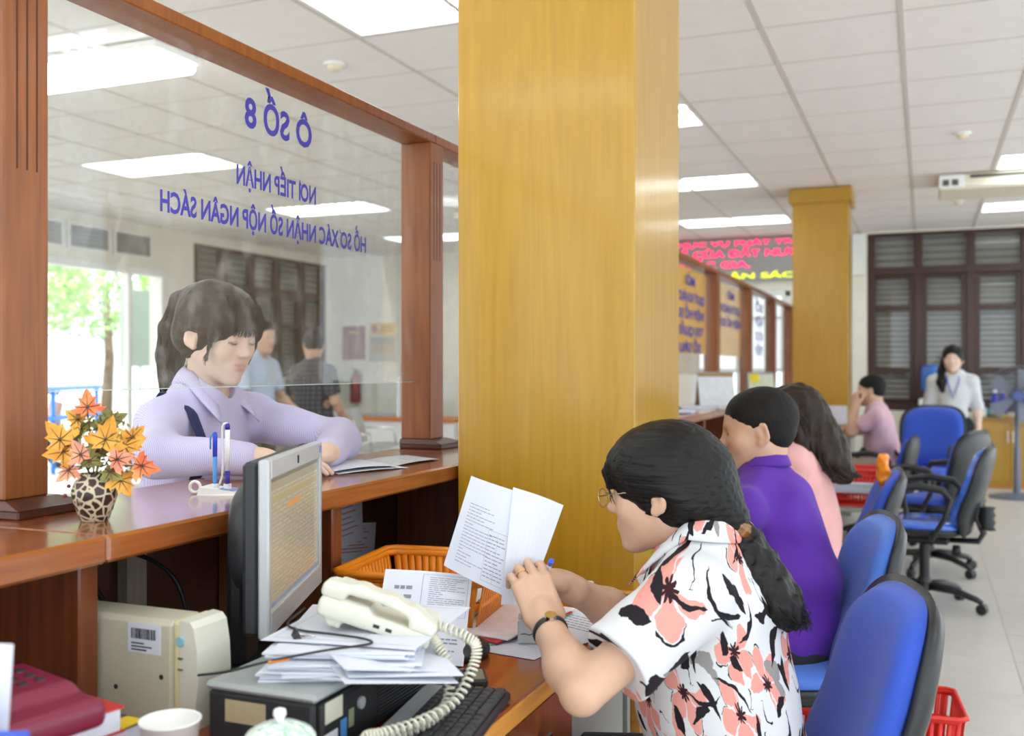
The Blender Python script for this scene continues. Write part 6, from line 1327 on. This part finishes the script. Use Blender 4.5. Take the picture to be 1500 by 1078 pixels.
# ---------------------------------------------------------------- things deeper in the office
q, _ = paper_pile('thick pile of white files between the two red baskets', -.46, 7.05, .495, .30, .42, 18, 31, .05, .008)
b5 = bpy.data.objects['plastic_basket.004']; b5.location = (-.46, 7.05, .402)
r = thing('side_table', 'small grey table carrying the red baskets', 'table', (-.46, 7.05, 0)); part('table_top', G().box((-.72, 6.83, .372), (-.22, 7.27, .40), .004), m_grey, r, world=True)
for x in (-.69, -.25):
    for y in (6.86, 7.24): part('leg', G().box((x - .018, y - .018, 0), (x + .018, y + .018, .372), .003), m_oak, r, world=True)
r = thing('orange_bag', 'orange plastic bag hanging over the back of a blue chair', 'bag', (-.17, 4.30, .80)); b = Body(); b.at((-.155, 4.33, .895)); b.bx((0, 0, 0), (.020, .07, .055), .014, k=.01); b.bx((.012, -.02, -.05), (.016, .05, .05), .012, k=.02); b.at(); sdf_part('bag_body', b, .006, m_orange, r, disp=folds(.004, .03, 2)); part('tan_panel', G().box((-.1785, 4.285, .85), (-.1755, 4.325, .935), .001), M_('tan_label', '#cfae6a', .6), r, world=True)
q, _ = paper_pile('papers spread on the desk at the second pillar', -.80, 8.5, DZ, .3, .42, 5, 41, .2, .05)
r = thing('desk_phone', 'red device glowing beside the man in pale pink', 'telephone', (-.70, 8.0, DZ)); part('body', G().box((-.08, -.07, 0), (.08, .07, .05), .012), m_red, r); part('handset', G().tube([(-.07, -.05, .06), (-.05, 0, .085), (-.07, .05, .06)], .018, 8), m_red, r, smooth=True)
r = thing('storage_box', 'blue box on the desk in front of the man in purple', 'box', (-.86, 4.52, DZ)); part('box_body', G().box((-.13, -.1, 0), (.13, .1, .13), .004), m_bluep, r); part('lid', G().box((-.135, -.105, .13), (.135, .105, .15), .004), m_silver, r)
q, _ = paper_pile('papers and a ledger in front of the long-haired woman', -.78, 4.02, DZ, .22, .30, 5, 44, .1, .03)
# pedestal fan
r = thing('pedestal_fan', 'grey pedestal fan with a round wire guard by the cabinets', 'fan', (.86, 11.25, 0)); m_fan = M_('grey_fan', '#6f7688', .4, var=.03)
part('base', G().lathe([(.0, 0), (.26, 0), (.26, .015), (.2, .03), (.04, .05), (.03, .07), (0, .07)], n=36), m_fan, r, auto=True); part('pole', G().lathe([(.035, .06), (.03, .5), (.022, .52), (.02, .95), (0, .95)], n=16), m_fan, r, auto=True); part('motor', G().tube([(0, .09, 1.02), (0, .06, 1.02), (0, -.05, 1.02), (0, -.07, 1.02)], [.04, .065, .065, .05], 18), m_fan, r, smooth=True)
g = G(); R_ = .30
for rad, y in ((R_, -.09), (R_ * .8, -.125), (R_ * .6, -.135), (R_ * .4, -.14), (R_ * .2, -.14), (R_ * .8, -.05), (R_ * .5, -.04)): g.tube([(rad * math.cos(a), y, 1.02 + rad * math.sin(a)) for a in np.linspace(0, 6.283, 37)[:-1]], .004 if rad == R_ else .002, 5, closed=True)
for k in range(48):
    a = k * 2 * PI / 48; c, s = math.cos(a), math.sin(a); g.tube([(.05 * c, -.142, 1.02 + .05 * s), (.2 * c, -.138, 1.02 + .2 * s), (R_ * c, -.09, 1.02 + R_ * s), (.2 * c, -.045, 1.02 + .2 * s), (.06 * c, -.04, 1.02 + .06 * s)], .0016, 4)
tag(part('wire_guard', g, m_fan, r, smooth=True), kind='stuff'); part('hub_cap', G().tube([(0, -.15, 1.02), (0, -.135, 1.02)], [.05, .055], 18), M_('hub_blue', '#4a5f9c', .4), r)
for k in range(5):
    a = k * 2 * PI / 5; P = []
    for q in np.linspace(.05, .27, 5): P.append([(q * math.cos(a + t_) , -.09 + .03 * t_, 1.02 + q * math.sin(a + t_)) for t_ in (-.32, 0, .32)])
    part('blade', G().grid(P, .002), M_('blade_grey', '#8f96a6', .4), r)
# low cabinets with things on top
for k in range(3):
    x = .55 + k * .62; r = thing('low_cabinet', ('yellow wood low cabinet nearest the standing woman', 'yellow wood low cabinet behind the pedestal fan', 'yellow wood low cabinet at the far end of the row')[k], 'cabinet', (x, 12.05, 0), 0, 'low cabinets under the windows'); part('carcass', G().box((0, 0, .0), (.615, .55, .735), .003), m_oak, r); part('cabinet_top', G().box((-.002, -.02, .736), (.617, .56, .76), .004), m_yellow, r)
    for d in (0, 1): dd = part('door', G().box((.008 + .302 * d, -.018, .05), (.302 + .305 * d, -.001, .72), .003), m_yellow, r); part('handle', G().tube([(.28 + .05 * d, -.02, .5), (.28 + .05 * d, -.04, .5), (.28 + .05 * d, -.04, .62), (.28 + .05 * d, -.02, .62)], .006, 6), m_white, dd)
def bottle(x, y, z, lab, mt, h=.28, r0=.045):
    r = thing('water_bottle', lab, 'bottle', (x, y, z), 0, 'blue bottles on the cabinets'); part('bottle_body', G().lathe([(r0 * .9, 0), (r0, .01), (r0, h * .6), (r0 * .45, h * .8), (r0 * .4, h * .9), (0, h * .9)], n=18), mt, r, smooth=True); part('bottle_cap', G().lathe([(r0 * .45, h * .9), (r0 * .45, h), (0, h)], n=14), m_white, r, auto=True)
m_blb = M_('blue_bottle', '#2b34b8', .2)
for k, x in enumerate((.72, .80, 1.02, 1.08)): bottle(x, 12.28, .76, ('dark blue bottle standing right behind the yellow dish', 'dark blue bottle on the cabinet beyond the yellow dish')[k // 2], m_blb, .30, .05)
r = thing('dish', 'yellow shallow dish on the cabinet before the blue bottles', 'dish', (.76, 12.12, .76)); part('bowl', G().lathe([(.06, 0), (.10, .035), (.105, .04), (.09, .038), (.05, .008), (0, .008)], n=28), M_('dish_yellow', '#e0c43a', .4), r, smooth=True); part('foot_ring', G().lathe([(.05, -.0), (.05, .004), (0, .004)]), m_white, r)
for k, (x, cl, lab) in enumerate(((.60, '#d9d9d4', 'white mug on the end of the low cabinets'), (.66, '#5c8a98', 'teal mug on the low cabinets beside a white one'))):
    r = thing('mug', lab, 'mug', (x, 12.2, .76)); mt = M_('mug_' + cl[1:], cl, .3); part('cup_wall', G().lathe([(.036, 0), (.04, .01), (.04, .1), (.036, .1), (.035, .01), (0, .01)], n=22), mt, r, smooth=True); part('handle', G().tube([(.038, 0, .08), (.065, 0, .07), (.065, 0, .035), (.038, 0, .025)], .006, 6), mt, r, smooth=True)
# water cooler
r = thing('water_cooler', 'white water cooler with an upturned blue bottle by the windows', 'water cooler', (.09, 12.45, 0)); part('cabinet', G().box((-.15, -.15, 0), (.15, .15, .95), .015), m_white, r); part('tap', G().cyl((-.05, -.15, .78), (-.05, -.19, .77), .012).cyl((.05, -.15, .78), (.05, -.19, .77), .012), m_bluep, r); part('bottle', G().lathe([(.03, .95), (.04, 1.0), (.125, 1.05), (.13, 1.12), (.122, 1.14), (.13, 1.16), (.13, 1.28), (.11, 1.33), (.0, 1.34)], n=24), M_('cooler_blue', '#3f74c4', .25), r, smooth=True)
# lobby: desk with glass front, notices, fire extinguisher, chrome chair
r = thing('lobby_desk', 'white lobby desk with an orange top and a low glass guard', 'desk', (-7.3, 11.6, 0)); part('desk_front', G().box((-7.75, 11.3, .0), (-5.4, 11.36, .62), .004), m_white, r, world=True); part('desk_top', G().box((-8.0, 11.25, .62), (-5.4, 11.95, .67), .005), M_('orange_top', '#cf7a35', .4), r, world=True); part('glass_guard', G().box((-7.95, 11.33, .67), (-5.4, 11.338, 1.15)), m_glass_clear, r, world=True)
for x in (-7.95, -7.4, -6.2): part('guard_post', G().box((x - .015, 11.32, .67), (x + .015, 11.35, 1.18), .003), m_metal, r, world=True)
for k in range(4): q, _ = paper_pile('pile of papers behind the glass of the lobby desk', -7.5 + .45 * k, 11.65, .67, .22, .3, 10, 50 + k, 0, .015, group='piles on the lobby desk'); q['group'] = 'piles on the lobby desk'
r = thing('notice_panel', 'dark red notice panel on the cream lobby wall', 'notice', (-7.68, YB - .02, 1.42)); part('panel', G().box((-.19, 0, 0), (.19, .015, .49), .004), M_('panel_red', '#8f2a1f', .5), r); part('heading', G().box((-.08, -.002, .38), (.08, 0, .41)), M_('panel_gold', '#c29a3c', .5), r)
r = thing('warning_sign', 'yellow sign with a red emblem above the grey poster', 'sign', (-7.2, YB - .02, 1.78)); part('plate', G().box((-.21, 0, 0), (.21, .012, .165), .003), M_('sign_yellow', '#e2b82c', .5), r); part('emblem', G().cyl((-.13, -.002, .085), (-.13, .001, .085), .055, n=22), M_('sign_red', '#b8402c', .5), r)
for k in range(2): part('lettering', G().box((-.04, -.002, .04 + .05 * k), (.17, .0, .065 + .05 * k)), M_('sign_brown', '#a06a1c', .5), r)
r = thing('poster', 'grey and tan poster below the yellow sign', 'poster', (-7.2, YB - .02, 1.40)); part('sheet', G().box((-.22, 0, 0), (.22, .008, .36), .002), M_('poster_grey', '#b3ac9a', .6), r); part('tan_block', G().box((-.14, -.002, .13), (.17, 0, .22)), M_('poster_tan', '#b58f52', .6), r)
for k in range(3): part('text_line', G().box((-.18, -.002, .25 + .03 * k), (.18, 0, .262 + .03 * k)), M_('poster_ink', '#7d776a', .6), r)
r = thing('fire_extinguisher', 'red fire extinguisher hanging below the red notice panel', 'fire extinguisher', (-7.6, YB - .10, .80)); part('cylinder', G().lathe([(.07, 0), (.078, .01), (.078, .34), (.05, .40), (.025, .42), (0, .42)], n=24), M_('extinguisher_red', '#9c2418', .35), r, smooth=True); part('valve', G().box((-.02, -.02, .42), (.02, .02, .48), .004).tube([(0, 0, .47), (0, -.06, .49), (0, -.10, .50)], .01, 6), m_dk, r); part('hose', G().tube(resample([(.02, 0, .45), (.09, -.02, .42), (.10, -.03, .25), (.09, -.03, .1)], 14), .01, 8), m_black, r, smooth=True); part('bracket', G().box((-.03, .075, .2), (.03, .1, .3)), m_metal, r)
r = thing('steel_bench', 'chrome and grey steel waiting bench before the lobby desk', 'bench', (-5.5, 9.2, 0), .3)
for k in range(3): part('seat', G().grid([[(x, -.24 + .5 * k * 1.05, .42 + .02 * math.cos(x * 9)) for x in np.linspace(-.2, .22, 6)], [(x, .2 + .5 * k * 1.05, .42 + .02 * math.cos(x * 9)) for x in np.linspace(-.2, .22, 6)]], .004), m_metal, r); part('backrest', G().grid([[(-.2 - .1 * q, -.24 + .525 * k, .44 + .4 * q) for q in np.linspace(0, 1, 5)], [(-.2 - .1 * q, .2 + .525 * k, .44 + .4 * q) for q in np.linspace(0, 1, 5)]], .004), m_metal, r)
part('beam', G().box((-.03, -.3, .36), (.03, 1.3, .40), .004), m_chrome, r)
for y in (-.1, 1.1): part('leg', G().tube([(.24, y, .02), (0, y, .10), (0, y, .37)], .02, 8).tube([(-.24, y, .02), (0, y, .10)], .02, 8), m_chrome, r, smooth=True); part('armrest', G().tube([(-.2, y - .2, .46), (-.2, y - .2, .62), (.18, y - .2, .62), (.2, y - .2, .44)], .013, 8), m_chrome, r, smooth=True)
# ---------------------------------------------------------------- street outside the entrance
struct('ground', G().box((-40, -20, -.3), (XL - .2, 40, -.13)), M_('pale_paving', '#b5b2aa', .9, var=.06, scale=2))
m_leafo = [M_('foliage_light', '#a9cc7c', .7, var=.3, scale=5), M_('foliage_mid', '#8fbb68', .7, var=.3, scale=5)]; m_bark = M_('bark', '#6a5a48', .9, var=.2)
for k, (x, y, hh, rad, n_) in enumerate(((-15.0, 13.2, 2.9, 1.6, 1500), (-19.0, 19.5, 3.4, 2.0, 1500), (-13.4, 16.3, 2.6, 1.2, 1100))):
    r = thing('street_tree', ('spreading leafy tree in the street before the entrance', 'tall leafy tree further down the street', 'young slender tree close to the entrance')[k], 'tree', (x, y, -.13)); part('trunk', G().tube([(0, 0, 0), (.08, .05, hh * .5), (0, 0, hh)], [.16, .12, .08], 10), m_bark, r, smooth=True)
    rs = np.random.default_rng(60 + k); c = rs.normal(size=(n_, 3)); c = c / np.linalg.norm(c, axis=1)[:, None] * rs.uniform(.3, 1, (n_, 1)) ** .5 * rad * np.array([1, 1, .75]) + np.array([0, 0, hh + .2]); a = rs.normal(size=(n_, 3)); a /= np.linalg.norm(a, axis=1)[:, None]; e = np.cross(a, rs.normal(size=(n_, 3))); e /= np.linalg.norm(e, axis=1)[:, None]; s = .11
    v = np.stack([c - a * s, c + e * s * .5, c + a * s, c - e * s * .5], 1).reshape(-1, 3); tag(part('foliage', G().add(v, [(4*i, 4*i+1, 4*i+2, 4*i+3) for i in range(n_)]), m_leafo[k % 2], r), kind='stuff')
r = thing('barrier', 'blue steel barrier with two rails outside the entrance', 'barrier', (-10.5, 9.5, -.13), .35); m_bl = M_('barrier_blue', '#2f86d8', .4)
for z in (.75, 1.15): part('rail', G().tube([(-.1, -2.6, z), (-.1, 2.2, z)], .035, 10), m_bl, r, smooth=True)
for y in (-2.4, -.8, .8, 2.1): part('post', G().tube([(-.1, y, 0), (-.1, y, 1.15)], .03, 10), m_bl, r, smooth=True)
r = thing('parked_scooter', 'parked motor scooter behind the blue barrier', 'scooter', (-11.6, 10.3, -.13), 1.2); b = Body(); b.at((0, 0, 0)); m_sc = M_('scooter_brown', '#8a6a5c', .35)
for x in (-.6, .62): part('wheel', G().tube([(x + .22 * math.cos(a), 0, .26 + .22 * math.sin(a)) for a in np.linspace(0, 6.283, 25)[:-1]], .045, 10, closed=True), m_black, r, smooth=True)
part('body_shell', G().tube([(-.85, 0, .75), (-.5, 0, .72), (-.15, 0, .5), (.2, 0, .38), (.42, 0, .55), (.52, 0, .95)], [.08, .17, .16, .12, .13, .09], 12), m_sc, r, smooth=True); part('saddle', G().tube([(-.8, 0, .86), (-.4, 0, .86), (-.05, 0, .8)], [.1, .13, .09], 10), m_black, r, smooth=True); part('handlebar', G().tube([(.42, -.32, 1.1), (.5, -.1, 1.06), (.5, .1, 1.06), (.42, .32, 1.1)], .018, 8), m_dk, r, smooth=True); part('fork', G().tube([(.52, 0, .95), (.62, 0, .26)], .03, 8), m_metal, r, smooth=True)
r = thing('street_sign', 'grey green board standing outside beside the entrance', 'sign', (-10.0, 10.9, -.13), .0); part('board', G().box((-.02, -.36, 1.45), (.02, .36, 2.5), .004), M_('board_green', '#8fa092', .6), r); part('post', G().box((-.025, -.02, 0), (.025, .02, 1.45)), m_metal, r)
